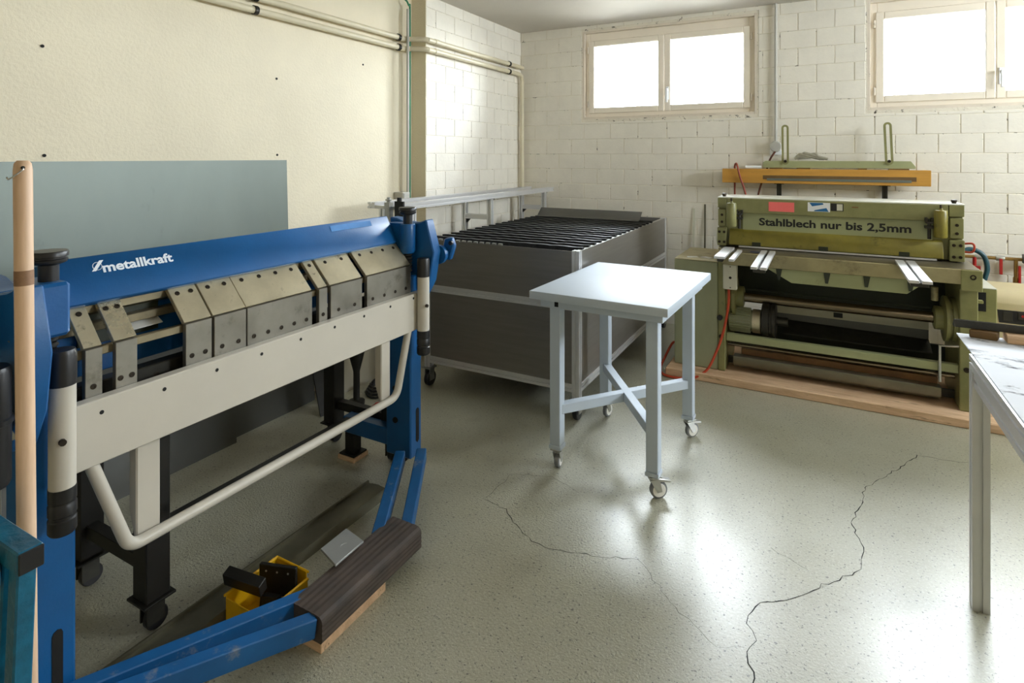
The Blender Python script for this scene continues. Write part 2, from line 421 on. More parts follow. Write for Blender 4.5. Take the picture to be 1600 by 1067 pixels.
def lay(parent, s0, s1, phase, holes, place, seen):
    """Running-bond courses over s0..s1; bricks the photo shows are parts, the hidden rest one part."""
    rest = MB()
    for k, za, zb in rows():
        s = phase + (BW / 2 if k % 2 else 0)
        while s > s0: s -= BW
        while s < s1:
            a, c = max(s, s0), min(s + BW, s1); s += BW
            if c - a < 0.02 or zb - za < 0.02: continue
            rs = [(a + JT / 2, c - JT / 2, za + JT / 2, zb - JT / 2)]
            for hh in holes:
                rs = [q for r in rs for q in rect_sub(r, hh)]
            for r in rs:
                if r[1] - r[0] < 0.007 or r[3] - r[2] < 0.007: continue
                cs, cz = (r[0] + r[1]) / 2, (r[2] + r[3]) / 2
                pos, rot, side = place(cs, cz)
                if seen(cs, cz):
                    inst('brick', brick_mesh(r[1] - r[0], r[3] - r[2]), parent, pos, rot)
                else:
                    side(rest, r)
    if rest.v: rest.build('brick_courses', 'block', parent, smooth=False, kind='stuff')
def place_back(s, z):
    return (Vector((s, YB + random.uniform(-0.0008, 0.0006), z)), (random.uniform(-.003, .003), 0, random.uniform(-.002, .002)),
            lambda mb, r: mb.box(r[0], r[1], YB, YB + 0.012, r[2], r[3]))
def place_left(s, z):
    return (Vector((XB + random.uniform(-0.0006, 0.0008), s, z)), (0, random.uniform(-.003, .003), math.pi / 2),
            lambda mb, r: mb.box(XB - 0.012, XB, r[0], r[1], r[2], r[3]))
hole = lambda W: (W[0] - 0.012, W[1] + 0.012, W[2] - 0.03, W[3] + 0.02)
lay(wall_back, XB, XR, 0.616, [hole(W1), hole(W2)], place_back, lambda s, z: s < 1.4 and (z > 0.95 or (z > 0.5 and s > 0.7) or (-1.3 < s < -0.6 and z > 0.55)))
lay(wall_block, YP + 0.002, YB, 3.80, [], place_left, lambda s, z: z > 0.85)

MB().box(-9, 12, YB + 0.26, 26, 1.45, 1.55).build('added_ground', 'exterior', label='unseen ground slab added outside to cut light from below', cat='ground', kind='structure', smooth=False)  # unseen slab added to dim the light reaching the ceiling

# floor cracks: thin ragged grooves filled with dirt
def crack(pts, wd):
    P = []
    w0 = [pz(u, v) for u, v in pts]
    for a, c in zip(w0, w0[1:]):
        n = max(2, int((c - a).length / 0.025))
        for i in range(n):
            q = a.lerp(c, i / n); P.append(q + Vector((random.uniform(-1, 1), random.uniform(-1, 1), 0)) * 0.007)
    P.append(w0[-1]); m = MB(); vs = []; fs = []
    for i, p in enumerate(P):
        d = (P[min(i + 1, len(P) - 1)] - P[max(i - 1, 0)]).normalized(); sd = Vector((-d.y, d.x, 0))
        q = wd * random.uniform(0.25, 1.0)
        vs += [p + sd * q / 2 + Vector((0, 0, 0.0006)), p - sd * q / 2 + Vector((0, 0, 0.0006))]
    for i in range(len(P) - 1): fs.append((2 * i, 2 * i + 1, 2 * i + 3, 2 * i + 2))
    m.add(vs, fs); m.build('crack', 'hole', floor, smooth=False)
crack([(1435, 712), (1400, 735), (1352, 762), (1345, 790), (1330, 815), (1350, 862), (1346, 890), (1310, 905), (1262, 925), (1240, 935), (1178, 945), (1168, 975), (1181, 1000), (1163, 1020), (1180, 1050), (1166, 1085)], 0.0045)
crack([(756, 778), (790, 795), (802, 815), (832, 845), (850, 855), (900, 863), (940, 870), (998, 874)], 0.004)
crack([(1550, 725), (1500, 722), (1435, 712)], 0.003)
crack([(998, 874), (1015, 900), (1048, 940), (1090, 985), (1120, 1010), (1163, 1012)], 0.002)
crack([(1205, 855), (1230, 872), (1262, 890)], 0.002)
crack([(760, 778), (800, 740), (860, 745), (905, 770)], 0.002)

# plugged screw holes in the plaster wall
hole_me = MB().cyl((0, 0, 0), (0.003, 0, 0), 0.007, n=10).mesh('screw_hole', M['hole'])
for u, v in ((66, 72), (432, 123), (69, 243), (433, 242), (567, 101)):
    inst('screw_hole', hole_me, wall_left, px(u, v, XL) )

# ------------------------------------------------------------------ windows
hinge_me = MB().cyl((0, 0, -0.03), (0, 0, 0.03), 0.009, n=8).mesh('hinge', M['wtrim'])
def window(name, W, label):
    r = thing(name, (W[0], YB, W[2]), label, 'window', kind='structure')
    x0, x1, z0, z1 = W
    yf = YB + 0.035                                        # frame face, set back in the reveal
    b = MB(); t = 0.022
    b.box(x0 - 0.012, x0 + t, YB + 0.004, YB + 0.09, z0 - 0.028, z1 + 0.018); b.box(x1 - t, x1 + 0.012, YB + 0.004, YB + 0.09, z0 - 0.028, z1 + 0.018)
    b.box(x0 + t, x1 - t, YB + 0.004, YB + 0.09, z1 - t, z1 + 0.018); b.box(x0 + t, x1 - t, YB + 0.004, YB + 0.09, z0 - 0.028, z0 + t)
    b.build('reveal_trim', 'wtrim', r, 0.003)
    a0, a1, c0, c1 = x0 + t, x1 - t, z0 + t, z1 - t
    b = MB(); q = 0.045; tt = 0.085
    b.box(a0, a0 + q, yf, yf + 0.07, c0, c1); b.box(a1 - q, a1, yf, yf + 0.07, c0, c1)
    b.box(a0 + q, a1 - q, yf, yf + 0.07, c1 - tt, c1); b.box(a0 + q, a1 - q, yf, yf + 0.07, c0, c0 + q)
    b.build('frame', 'wframe', r, 0.004)
    m0, m1, n0, n1 = a0 + q - 0.01, a1 - q + 0.01, c0 + q - 0.01, c1 - tt + 0.01
    mid = (m0 + m1) / 2
    for i, (s0, s1) in enumerate(((m0, mid - 0.002), (mid + 0.002, m1))):
        s = 0.056; b = MB(); ya, yb = yf - 0.014, yf + 0.045
        b.box(s0, s0 + s, ya, yb, n0, n1); b.box(s1 - s, s1, ya, yb, n0, n1); b.box(s0 + s, s1 - s, ya, yb, n1 - s, n1); b.box(s0 + s, s1 - s, ya, yb, n0, n0 + s)
        sash = b.build('casement', 'wframe', r, 0.005)
        MB().box(s0 + s - 0.008, s1 - s + 0.008, yf + 0.012, yf + 0.018, n0 + s - 0.008, n1 - s + 0.008).build('pane', 'glass', sash, smooth=False)
        xh = s0 - 0.008 if i == 0 else s1 + 0.008
        for zz in (n0 + 0.09, n1 - 0.09): inst('hinge', hinge_me, sash, (xh, yf - 0.012, zz))
    hx = mid + 0.03
    h = MB().box(hx - 0.014, hx + 0.014, yf - 0.022, yf - 0.014, n0 + 0.10, n0 + 0.22).build('handle', 'stickwhite', r, 0.003)
    MB().box(hx - 0.009, hx + 0.009, yf - 0.05, yf - 0.022, n0 + 0.18, n0 + 0.20).box(hx - 0.009, hx + 0.009, yf - 0.056, yf - 0.044, n0 + 0.075, n0 + 0.20).build('lever', 'stickwhite', h, 0.003)
    portal((x0 + x1) / 2, YB + 0.2, (z0 + z1) / 2, x1 - x0, z1 - z0, (math.pi / 2, 0, math.pi))
    return r
window('window_1', W1, 'cream two-casement window near the left corner')
window('window_2', W2, 'cream two-casement window at the right edge above the shear')
b = MB()
for yy in (WR[0], (WR[0] + WR[1]) / 2 - 0.03, WR[1] - 0.06): b.box(XR + 0.05, XR + 0.11, yy, yy + 0.06, WR[2], WR[3])
b.box(XR + 0.05, XR + 0.11, WR[0] + 0.06, WR[1] - 0.06, WR[2], WR[2] + 0.06); b.box(XR + 0.05, XR + 0.11, WR[0] + 0.06, WR[1] - 0.06, WR[3] - 0.06, WR[3])
w3 = b.build('fill_window', 'wframe', label='unseen window added in the right wall for fill light', cat='window', kind='structure')  # added out of view, brings fill daylight from the right
MB().box(XR + 0.075, XR + 0.08, WR[0] + 0.06, WR[1] - 0.06, WR[2] + 0.06, WR[3] - 0.06).build('pane', 'glass', w3, smooth=False)

# unseen fill lamps added on the ceiling, behind and right of the camera
for lx, ly, lab in ((1.5, 0.6, 'unseen fill lamp added on the ceiling nearer the windows'), (1.5, -1.3, 'unseen fill lamp added on the ceiling at the near end')):
    r = thing('fill_lamp', (lx, ly, ZC), lab, 'lamp', 'added fill lamps')
    MB().box(lx - 0.75, lx + 0.75, ly - 0.06, ly + 0.06, ZC - 0.05, ZC - 0.001).build('housing', 'stickwhite', r, 0.004)
    MB().box(lx - 0.72, lx + 0.72, ly - 0.05, ly + 0.05, ZC - 0.085, ZC - 0.05).build('diffuser', 'lamp', r, 0.01)

# ------------------------------------------------------------------ pipes and cables on the left wall
def pipe(name, pts, r, m, label, cat, group=None, clamps=()):
    o = thing(name, pts[0], label, cat, group)
    MB().tube(pts, r, 12).build('pipe', m, o)
    return o
clamp_me = MB().lathe((0, -0.012, 0), (0, 1, 0), [(0.027, 0), (0.027, 0.024)], 14).box(-0.05, 0, -0.008, 0.008, -0.01, 0.01).mesh('clamp', M['black_steel'])
YE = 5.225
for zz, lab, drop in ((2.357, 'lower of the two cream pipes along the left wall', True), (2.432, 'upper of the two cream pipes along the left wall', False)):
    xa, xb = XL + 0.045, XB + 0.045
    ybend = YP - 0.16
    o = thing('heating_pipe', (xa, 3.0, zz), lab, 'pipe', 'pipes on the left wall')
    MB().tube([(xa, YF + 0.05, zz), (xa, ybend, zz)], 0.021, 12).build('wall_run', 'pipe', o)
    MB().tube([(xa + (xb - xa) * (0.5 - 0.5 * math.cos(math.pi * k / 10)), ybend + 0.12 * k / 10, zz) for k in range(11)], 0.021, 12).build('offset_bend', 'pipe', o)
    if drop:
        MB().tube([(xb, ybend + 0.12, zz), (xb, YE - 0.06, zz), (xb, YE - 0.015, zz - 0.015), (xb, YE, zz - 0.06)], 0.021, 12).build('corner_run', 'pipe', o)
        MB().tube([(xb, YE, zz - 0.06), (xb, YE, 0.0)], 0.021, 12).build('riser', 'pipe', o)
    else:
        MB().tube([(xb, ybend + 0.12, zz), (xb, YE + 0.012, zz)], 0.021, 12).build('corner_run', 'pipe', o)
    for yy in (2.19, 3.45): inst('clamp', clamp_me, o, (xa, yy, zz))
    inst('clamp', clamp_me, o, (xb, 4.95, zz))
    MB().cyl((xb, 3.72, zz), (xb, 3.77, zz), 0.0245, n=12).build('coupling', 'pipe', o)
    MB().cyl((xa, 3.46, zz), (xa, 3.50, zz), 0.0245, n=12).build('coupling', 'pipe', o)
cy = 3.522; XG = XL + 0.078
MB().tube([(XG, cy, 1.25), (XG, cy, 2.66)], 0.011, 10).build('conduit', 'gpipe', label='thin grey vertical conduit on the left wall beside the green cable', cat='conduit')
MB().tube(smooth_path([(XG, cy + 0.025, 1.16), (XG, cy + 0.025, 1.8), (XG, cy + 0.025, 2.62), (XG, cy + 0.012, 2.69), (XG, cy - 0.08, 2.735), (XG, cy - 0.5, 2.755), (XG, cy - 2.5, 2.77)]), 0.007, 8).build('green_cable', 'greencable', label='green cable dropping down the left wall beside the grey conduit', cat='cable')
r = thing('junction_box', (XL, cy - 0.05, 1.19), 'small grey junction box at the foot of the wall conduit', 'junction box')
MB().box(XL + 0.001, XL + 0.09, cy - 0.075, cy + 0.012, 1.16, 1.25).build('housing', 'gpipe', r, 0.005)
MB().box(XL + 0.09, XL + 0.095, cy - 0.065, cy + 0.002, 1.17, 1.24).build('lid', 'gpipe', r, 0.002)

# ------------------------------------------------------------------ sheets leaning on the left wall
def sheet(name, y0, y1, hgt, xfoot, xtop, th, m, label, x2=None):
    b = MB(); b.prism([(xfoot, y0, 0), (xfoot + th, y0, 0), (xtop + th, y0, hgt), (xtop, y0, hgt)], (0, y1 - y0, 0))
    b.build(name, m, label=label, cat='sheet metal', group='sheets leaning on the left wall', smooth=False)
sheet('steel_sheet', -0.55, 2.442, 1.50, -2.845, XL + 0.004, 0.003, 'gsheet', 'large grey-green galvanised sheet leaning on the cream wall')
sheet('steel_sheet', 0.9, 2.575, 0.98, -2.80, -2.848, 0.003, 'dsheet', 'dark steel sheet leaning behind the bender, the longer one')
sheet('steel_sheet', 0.5, 1.995, 0.80, -2.75, -2.80, 0.003, 'dsheet', 'dark steel sheet behind the bender, shorter and standing foremost')
sheet('pale_board', 2.62, 3.25, 0.85, -2.72, -2.885, 0.012, 'psheet', 'pale board leaning on the wall behind the bender right column')

# ------------------------------------------------------------------ folding machine (blue)
B = thing('folding_machine', (-1.75, 1.41, 0), 'blue sheet-metal folding machine with white bending beam and segmented clamp', 'folding machine')
for s, (ya, yb) in ((0, (0.68, 0.772)), (1, (2.142, 2.225))):
    col = MB().box(-1.85, -1.70, ya, yb, 0.10, 0.96).build('column', 'blue', B, 0.006)
    ys = ya + 0.05
    MB().prism([(-1.6995, ys + 0.012 * math.cos(a) , z) for a, z in ((0, 0.175), (0, 0.315), (math.pi / 4, 0.324), (math.pi / 2, 0.328), (3 * math.pi / 4, 0.324), (math.pi, 0.315), (math.pi, 0.175), (math.pi / 2, 0.163))], (0.001, 0, 0)).build('slot', 'hole', col, smooth=False)
    bolt_c = MB().cyl((0, 0, 0), (0, -0.006, 0), 0.014, n=12).mesh('plug', M['hole'])
    for zz in (0.27, 0.42): inst('plug', bolt_c, col, (-1.79, ya, zz))
    prof = [(-1.84, 1.225), (-1.80, 1.222), (-1.755, 1.207), (-1.70, 1.203), (-1.655, 1.210), (-1.62, 1.222), (-1.575, 1.07), (-1.60, 0.93), (-1.65, 0.84), (-1.84, 0.84)]
    pa, pb = (0.605, 0.664) if s == 0 else (2.20, 2.26)
    prof = [(x + (0.012 if s == 0 else -0.035), z) for x, z in prof]
    head = MB().prism([(x, pa, z) for x, z in prof], (0, pb - pa, 0)).build('head', 'blue', B, 0.005)
    sa, sb = (0.64, 0.775) if s == 0 else (2.10, 2.175)
    if s == 0:
        MB().box(-1.82, -1.68, 0.45, 0.752, 1.07, 1.205).build('spindle_boss', 'blue', B, 0.008)
    else:
        MB().lathe((-1.735, 2.165, 1.065), (0, 0, 1), [(0.030, 0), (0.036, 0.01), (0.036, 0.13), (0.033, 0.138)], 20).box(-1.84, -1.735, 2.145, 2.205, 1.07, 1.205).build('spindle_boss', 'blue', B)
    kx, ky = -1.735, (0.726 if s == 0 else 2.165)
    sp = MB()
    for k in range(6): sp.lathe((kx, ky, 0.975 + k * 0.015), (0, 0, 1), [(0.017, 0), (0.021, 0.004), (0.021, 0.008), (0.017, 0.0125)], 14)
    sp.build('spindle_screw', 'black_steel', B)
    MB().lathe((kx, ky, 1.200), (0, 0, 1), [(0.022, 0), (0.022, 0.045), (0.030, 0.048), (0.038, 0.052), (0.040, 0.056), (0.040, 0.060), (0.037, 0.062), (0.037, 0.065), (0.042, 0.067), (0.042, 0.078), (0.040, 0.081)], 28).build('knob', 'plastic_black', B)
    # rear foot
    MB().box(-2.14, -1.85, ya + 0.01, yb - 0.01, 0.13, 0.21).build('foot_beam', 'blue', B, 0.005)
    MB().box(-2.13, -2.07, ya + 0.015, yb - 0.015, 0.03, 0.13).box(-2.15, -2.05, ya - 0.005, yb + 0.005, 0.022, 0.03).build('foot_post', 'black_steel', B, 0.002)
    MB().box(-2.155, -2.045, ya - 0.01, yb + 0.01, 0.0, 0.022).build('foot_pad', 'timber', B, 0.002)
    MB().lathe((-1.85, yb + 0.03, 0.045), (0, 1, 0), [(0.044, 0), (0.044, 0.022)], 20).build('wheel', 'plastic_black', B)
    MB().lathe((-1.85, yb + 0.024, 0.045), (0, 1, 0), [(0.028, 0), (0.030, 0.006)], 20).box(-1.86, -1.83, yb - 0.005, yb + 0.024, 0.03, 0.13).build('wheel_hub', 'nylon', B)
# clamping beam
MB().prism([(x, 0.765, z) for x, z in ((-1.842, 1.237), (-1.836, 1.237), (-1.772, 1.118), (-1.785, 1.108), (-1.96, 1.108), (-1.99, 1.16), (-1.97, 1.20))], (0, 2.135 - 0.765, 0)).build('clamp_beam', 'blue', B, 0.003)
apron_n = Vector((1.237 - 1.118, 0, 1.836 - 1.772)).normalized()
sl = Vector((-1.836 + 1.772, 0, 1.237 - 1.118)).normalized()
def apron_pt(u, v):
    """Point of the sloping blue front under a photo pixel."""
    d = Vector(ray(u, v)); p = Vector((-1.772, 0, 1.118)); c0 = Vector((0, 0, H))
    return c0 + d * ((p - c0).dot(apron_n) / d.dot(apron_n))
rot_ap = Matrix((Vector((0, 1, 0)), sl, apron_n)).transposed()
def on_apron(name, me, p, parent):
    o = bpy.data.objects.new(name, me); COL.objects.link(o); o.parent = parent
    mw = rot_ap.to_4x4(); mw.translation = p + apron_n * 0.0006 - org(parent); o.matrix_local = mw; return o
beam_o = bpy.data.objects['clamp_beam']
pa, pb = apron_pt(162, 426), apron_pt(271, 408)
wdt = (pb - pa).length
on_apron('lettering', text_mesh('lettering', 'metallkraft', M['logo'], 0.030, wdt, bold=0.028), pa, beam_o)['label'] = 'white maker lettering'
em = MB(); ring = []
for k in range(20):
    a0, a1 = 2 * math.pi * k / 20, 2 * math.pi * (k + 1) / 20
    em.add([(math.cos(a0) * .011, math.sin(a0) * .011, 0), (math.cos(a1) * .011, math.sin(a1) * .011, 0), (math.cos(a1) * .0125, math.sin(a1) * .0125, 0), (math.cos(a0) * .0125, math.sin(a0) * .0125, 0)], [(0, 1, 2, 3)])
em.add([(-.017, -.014, .0003), (-.006, -.014, .0003), (.019, .016, .0003), (.008, .016, .0003)], [(0, 1, 2, 3)])
on_apron('emblem', em.mesh('emblem', M['logo']), apron_pt(153, 420) + sl * 0.008, beam_o)['label'] = 'round slashed emblem'
q0, q1 = apron_pt(518, 362), apron_pt(580, 350)
on_apron('sticker_film', MB().box(0, (q1 - q0).length, 0, 0.026, 0, 0.0004).mesh('sticker_film', M['film']), q0, beam_o)['label'] = 'worn translucent sticker'
# inner structure behind the segments
MB().box(-1.95, -1.84, 0.76, 2.14, 0.90, 1.108).build('inner_body', 'blue', B, 0.004)
MB().prism([(x, 0.77, z) for x, z in ((-1.835, 1.07), (-1.80, 1.085), (-1.80, 1.105), (-1.835, 1.105))], (0, 1.37, 0)).build('upper_rail', 'finger_side', B)
MB().box(-1.8385, -1.832, 0.835, 1.056, 0.985, 1.075).build('inner_guard', 'dgreen', B, smooth=False)
MB().prism([(-1.828, 0.945, 1.022), (-1.828, 1.052, 1.022), (-1.800, 1.052, 1.008), (-1.800, 0.955, 1.006)], (0, 0, 0.002)).build('offcut_strip', 'paper', B, smooth=False)
MB().box(-1.83, -1.80, 0.77, 2.14, 1.03, 1.055).build('middle_rail', 'finger_side', B, 0.002)
MB().box(-1.735, -1.7165, 0.775, 2.145, 0.985, 1.008).build('nose_rail', 'finger_side', B, 0.002)
lr = MB().box(-1.79, -1.745, 0.77, 2.14, 0.83, 0.905).build('lower_rail', 'dark_rail', B, 0.003)
bolt_me = MB().lathe((0, 0, 0), (0, 0, 1), [(0.0075, 0), (0.0075, 0.0015), (0.0045, 0.0018), (0.0045, 0.0005)], 12).mesh('bolt', M['bolt'])
for k in range(14): inst('bolt', bolt_me, lr, (-1.745, 0.80 + k * 0.1, 0.875), (0, math.pi / 2, 0))
top, ridge = Vector((-1.790, 0, 1.113)), Vector((-1.700, 0, 1.018))
sd = (top - ridge).normalized(); nrm = Vector((-sd.z, 0, sd.x)) * -1
if nrm.z < 0: nrm = -nrm
tilt = math.atan2(nrm.x, nrm.z)
SEG = [(0.788, 0.832, 1, 1), (0.862, 0.921, 2, 2), (1.058, 1.145, 2, 2), (1.151, 1.268, 2, 2), (1.2695, 1.55, 4, 5), (1.581, 1.626, 1, 1), (1.64, 1.817, 2, 2), (1.844, 2.139, 4, 4)]
for ya, yb, nt_, nb_ in SEG:
    b = MB()
    rt = [ridge, top, top - nrm * 0.014, ridge - nrm * 0.014 + sd * 0.004]
    b.prism([(p.x, ya, p.z) for p in rt], (0, yb - ya, 0))
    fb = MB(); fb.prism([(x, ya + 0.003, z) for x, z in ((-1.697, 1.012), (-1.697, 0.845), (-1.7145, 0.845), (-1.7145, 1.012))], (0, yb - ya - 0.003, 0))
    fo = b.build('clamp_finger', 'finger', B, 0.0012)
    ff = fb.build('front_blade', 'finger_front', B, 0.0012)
    for k in range(nt_):
        yy = ya + (yb - ya) * ((k + 0.5) / nt_)
        inst('bolt', bolt_me, fo, ridge + sd * (top - ridge).length * 0.80 + Vector((0, yy, 0)) + nrm * 0.0002, (0, tilt, 0))
    for k in range(nb_):
        yy = ya + (yb - ya) * ((k + 0.5) / nb_)
        inst('bolt', bolt_me, ff, (-1.6968, yy, 0.913), (0, math.pi / 2, 0))
# bending beam
wb = MB().box(-1.696, -1.66, 0.752, 2.206, 0.718, 0.888).build('bending_beam', 'white', B, 0.003)
hole2 = MB().cyl((0, 0, 0), (0.0008, 0, 0), 0.0055, n=12).mesh('screw_hole', M['hole'])
for u, v in ((159, 644), (257, 608), (339, 578), (409, 553), (470, 530), (523, 511), (569, 494), (610, 479), (646, 466)):
    inst('screw_hole', hole2, wb, px(u, v, -1.66))
for yy in (0.712, 2.152):
    t = MB().cyl((-1.634, yy, 0.71), (-1.634, yy, 0.975), 0.028, n=24).build('pivot_tube', 'white', B)
    MB().lathe((-1.634, yy, 0.965), (0, 0, 1), [(0.0295, 0), (0.0295, 0.075), (0.026, 0.085)], 24).build('cap', 'plastic_black', t)
    MB().lathe((-1.634, yy, 0.605), (0, 0, 1), [(0.026, 0), (0.030, 0.006), (0.030, 0.035), (0.027, 0.038), (0.027, 0.044), (0.030, 0.047), (0.030, 0.07), (0.028, 0.073), (0.028, 0.078), (0.0295, 0.08), (0.0295, 0.112)], 24).build('sleeve', 'plastic_black', t)
    MB().cyl((-1.608, yy - 0.012, 0.835), (-1.600, yy - 0.013, 0.835), 0.008, n=10).build('screw', 'bolt', t)
for (ya, yb) in ((0.918, 0.985), (1.935, 1.995)):
    MB().prism([(-1.735, ya, 0.76), (-1.6965, ya, 0.76), (-1.6965, ya, 0.44), (-1.71, ya, 0.45), (-1.735, ya, 0.52)], (0, yb - ya, 0)).build('bracket', 'white', B, 0.004)
def fillet(p, q, r_, rad, n=8):
    """Round the corner q of the path p-q-r_."""
    p, q, r_ = Vector(p), Vector(q), Vector(r_); d1, d2 = (p - q).normalized(), (r_ - q).normalized()
    t = rad / math.tan(d1.angle(d2) / 2); A0, B0 = q + d1 * t, q + d2 * t
    return [A0 * (1 - k / n) ** 2 + q * 2 * (k / n) * (1 - k / n) + B0 * (k / n) ** 2 for k in range(n + 1)]
XH = -1.678
h0, h1, h2, h3 = (XH, 0.790, 0.735), (XH, 0.888, 0.447), (XH, 2.015, 0.447), (XH, 2.10, 0.735)
hp = [h0] + fillet(h0, h1, h2, 0.05) + fillet(h1, h2, h3, 0.06) + [h3]
MB().tube(hp, 0.0165, 14).build('handle_bar', 'white', B)
# eccentric lever at the right head
el = MB().lathe((-1.63, 2.26, 1.05), (0, 1, 0), [(0.045, 0), (0.045, 0.02), (0.036, 0.022), (0.036, 0.05)], 24).build('eccentric', 'blue', B)
MB().prism([(-1.65, 2.30, 1.02), (-1.59, 2.30, 1.02), (-1.565, 2.30, 1.09), (-1.58, 2.30, 1.13), (-1.62, 2.30, 1.125)], (0, 0.03, 0)).build('lever', 'blue', el, 0.006)
MB().cyl((-1.58, 2.292, 1.105), (-1.58, 2.305, 1.105), 0.011, n=12).build('pin', 'plastic_black', el)
# treadle
for p0, p1 in (((-1.685, 2.05, 0.165), (-1.47, 1.655, 0.085)), ((-1.615, 2.115, 0.165), (-1.405, 1.745, 0.085)),
               ((-1.676, 0.70, 0.165), (-1.465, 1.325, 0.085)), ((-1.60, 0.72, 0.165), (-1.375, 1.262, 0.085))):
    MB().bar(p0, p1, 0.044, 0.058).build('treadle_arm', 'worn_blue', B, 0.003)
ped = MB(); yA, yBp = 1.262, 1.752
prof = []
for k in range(11): prof.append((-1.478 + 0.0115 * k, 0.118 + (0.0013 if k % 2 else 0)))
prof += [(-1.352, 0.117), (-1.343, 0.110)] + [(-1.340 + (0.0015 if k % 2 else 0), 0.102 - 0.0075 * k) for k in range(9)] + [(-1.345, 0.036), (-1.478, 0.036)]
ped.prism([(x, yA, z) for x, z in prof], (0, yBp - yA, 0))
po = ped.build('pedal', 'rubber', B, smooth=False)
MB().box(-1.47, -1.349, yA + 0.005, yA + 0.30, 0.0, 0.036).build('wood_block', 'timber', po, 0.002)
rp = MB().prism([(-1.575, 1.475, 0.118), (-1.577, 1.605, 0.118), (-1.458, 1.57, 0.128), (-1.455, 1.43, 0.128)], (0, 0, 0.008)).build('release_pedal', 'silver', B, 0.002)
MB().bar((-1.50, 1.50, 0.12), (-1.46, 1.51, 0.05), 0.03, 0.012).build('stem', 'black_steel', rp)
MB().tube([p for p in arc((-1.50, 1.52), 0.018, -60, 240, 10, 'xy', 0.130)], 0.0022, 6).build('stamp', 'silver', rp)
# black sleeve on the outside of the left column
MB().lathe((-1.60, 0.556, 0.80), (0, 0, 1), [(0.038, 0), (0.042, 0.01), (0.042, 0.135), (0.046, 0.137), (0.046, 0.147), (0.042, 0.15), (0.042, 0.25), (0.038, 0.26)], 24).build('counterweight', 'plastic_black', B)
MB().cyl((-1.60, 0.556, 0.40), (-1.60, 0.556, 0.80), 0.024, n=16).box(-1.64, -1.61, 0.58, 0.61, 0.88, 0.91).build('counterweight_rod', 'channel', B)
MB().tube([(-1.652, 0.612, 1.10), (-1.648, 0.612, 1.10), (-1.625, 0.610, 1.10)], 0.006, 8).build('grease_nipple', 'brass', B)

# steel channel on the floor under the machine
b = MB(); ya, yb = 0.86, 2.03
b.prism([(x, ya, z) for x, z in ((-1.86, 0), (-1.715, 0), (-1.715, 0.045), (-1.722, 0.045), (-1.722, 0.008), (-1.80, 0.016), (-1.853, 0.008), (-1.853, 0.02), (-1.86, 0.02))], (0, yb - ya, 0))
b.build('steel_channel', 'channel', label='long grey steel channel lying on the floor under the folding machine', cat='steel channel')

# ------------------------------------------------------------------ yellow bin with steel blocks
r = thing('storage_bin', (-1.63, 1.28, 0), 'small open yellow plastic bin on the floor by the pedal', 'bin')
def qbox(mb, cx, cy, hw, hl, z0, z1, k):
    return [(cx - hw * k, cy - hl * k, z0), (cx + hw * k, cy - hl * k, z0), (cx + hw * k, cy + hl * k, z0), (cx - hw * k, cy + hl * k, z0)]
bx0, bx1, by0, by1, bh, zb = -1.708, -1.553, 1.20, 1.40, 0.100, 0.0
b = MB(); th = 0.004
b.box(bx0, bx1, by0, by1, 0.0, th); b.box(bx0, bx0 + th, by0, by1, th, bh); b.box(bx1 - th, bx1, by0, by1, th, bh - 0.02)
b.box(bx0 + th, bx1 - th, by0, by0 + th, th, bh - 0.012); b.box(bx0 + th, bx1 - th, by1 - th, by1, th, bh)
b.build('body', 'yellow', r, 0.0015)
b = MB(); b.box(bx0 - 0.006, bx0, by0 - 0.004, by1 + 0.006, bh - 0.008, bh); b.box(bx0, bx1, by1, by1 + 0.006, bh - 0.008, bh); b.box(bx1, bx1 + 0.005, by0, by1, bh - 0.028, bh - 0.02)
b.build('rim', 'yellow', r, 0.0015)
def block(p0, p1, wd, ht, up, label):
    o = MB().bar(p0, p1, wd, ht, up).build('steel_block', 'black_steel', None, 0.0015, label=label, cat='steel block', group='steel blocks in the yellow bin')
    return o
block((-1.742, 1.228, 0.133), (-1.605, 1.262, 0.117), 0.034, 0.046, (0.25, -0.25, 0.95), 'black steel block lying over the near rim of the yellow bin')
P0, P1 = Vector((-1.692, 1.318, 0.085)), Vector((-1.566, 1.362, 0.083))
pl = block(P0, P1, 0.014, 0.100, (0, 0, 1), 'black drilled steel plate standing upright in the yellow bin')
hm = MB().cyl((0, 0, 0), (0, -0.001, 0), 0.0035, n=10).mesh('drilled_hole', M['silver'])
an = math.atan2(P1.y - P0.y, P1.x - P0.x); fn = Vector((math.sin(an), -math.cos(an), 0))
for k in range(3): inst('drilled_hole', hm, pl, P0.lerp(P1, 0.2 + 0.3 * k) + fn * 0.0071 + Vector((0, 0, 0.030)), (0, 0, an))
block((-1.692, 1.366, 0.060), (-1.610, 1.380, 0.058), 0.018, 0.05, (0, 0, 1), 'dark steel block lying at the back of the yellow bin')
block((-1.640, 1.285, 0.040), (-1.580, 1.300, 0.044), 0.03, 0.05, (0, 0.3, 1), 'dark steel block low in the middle of the yellow bin')

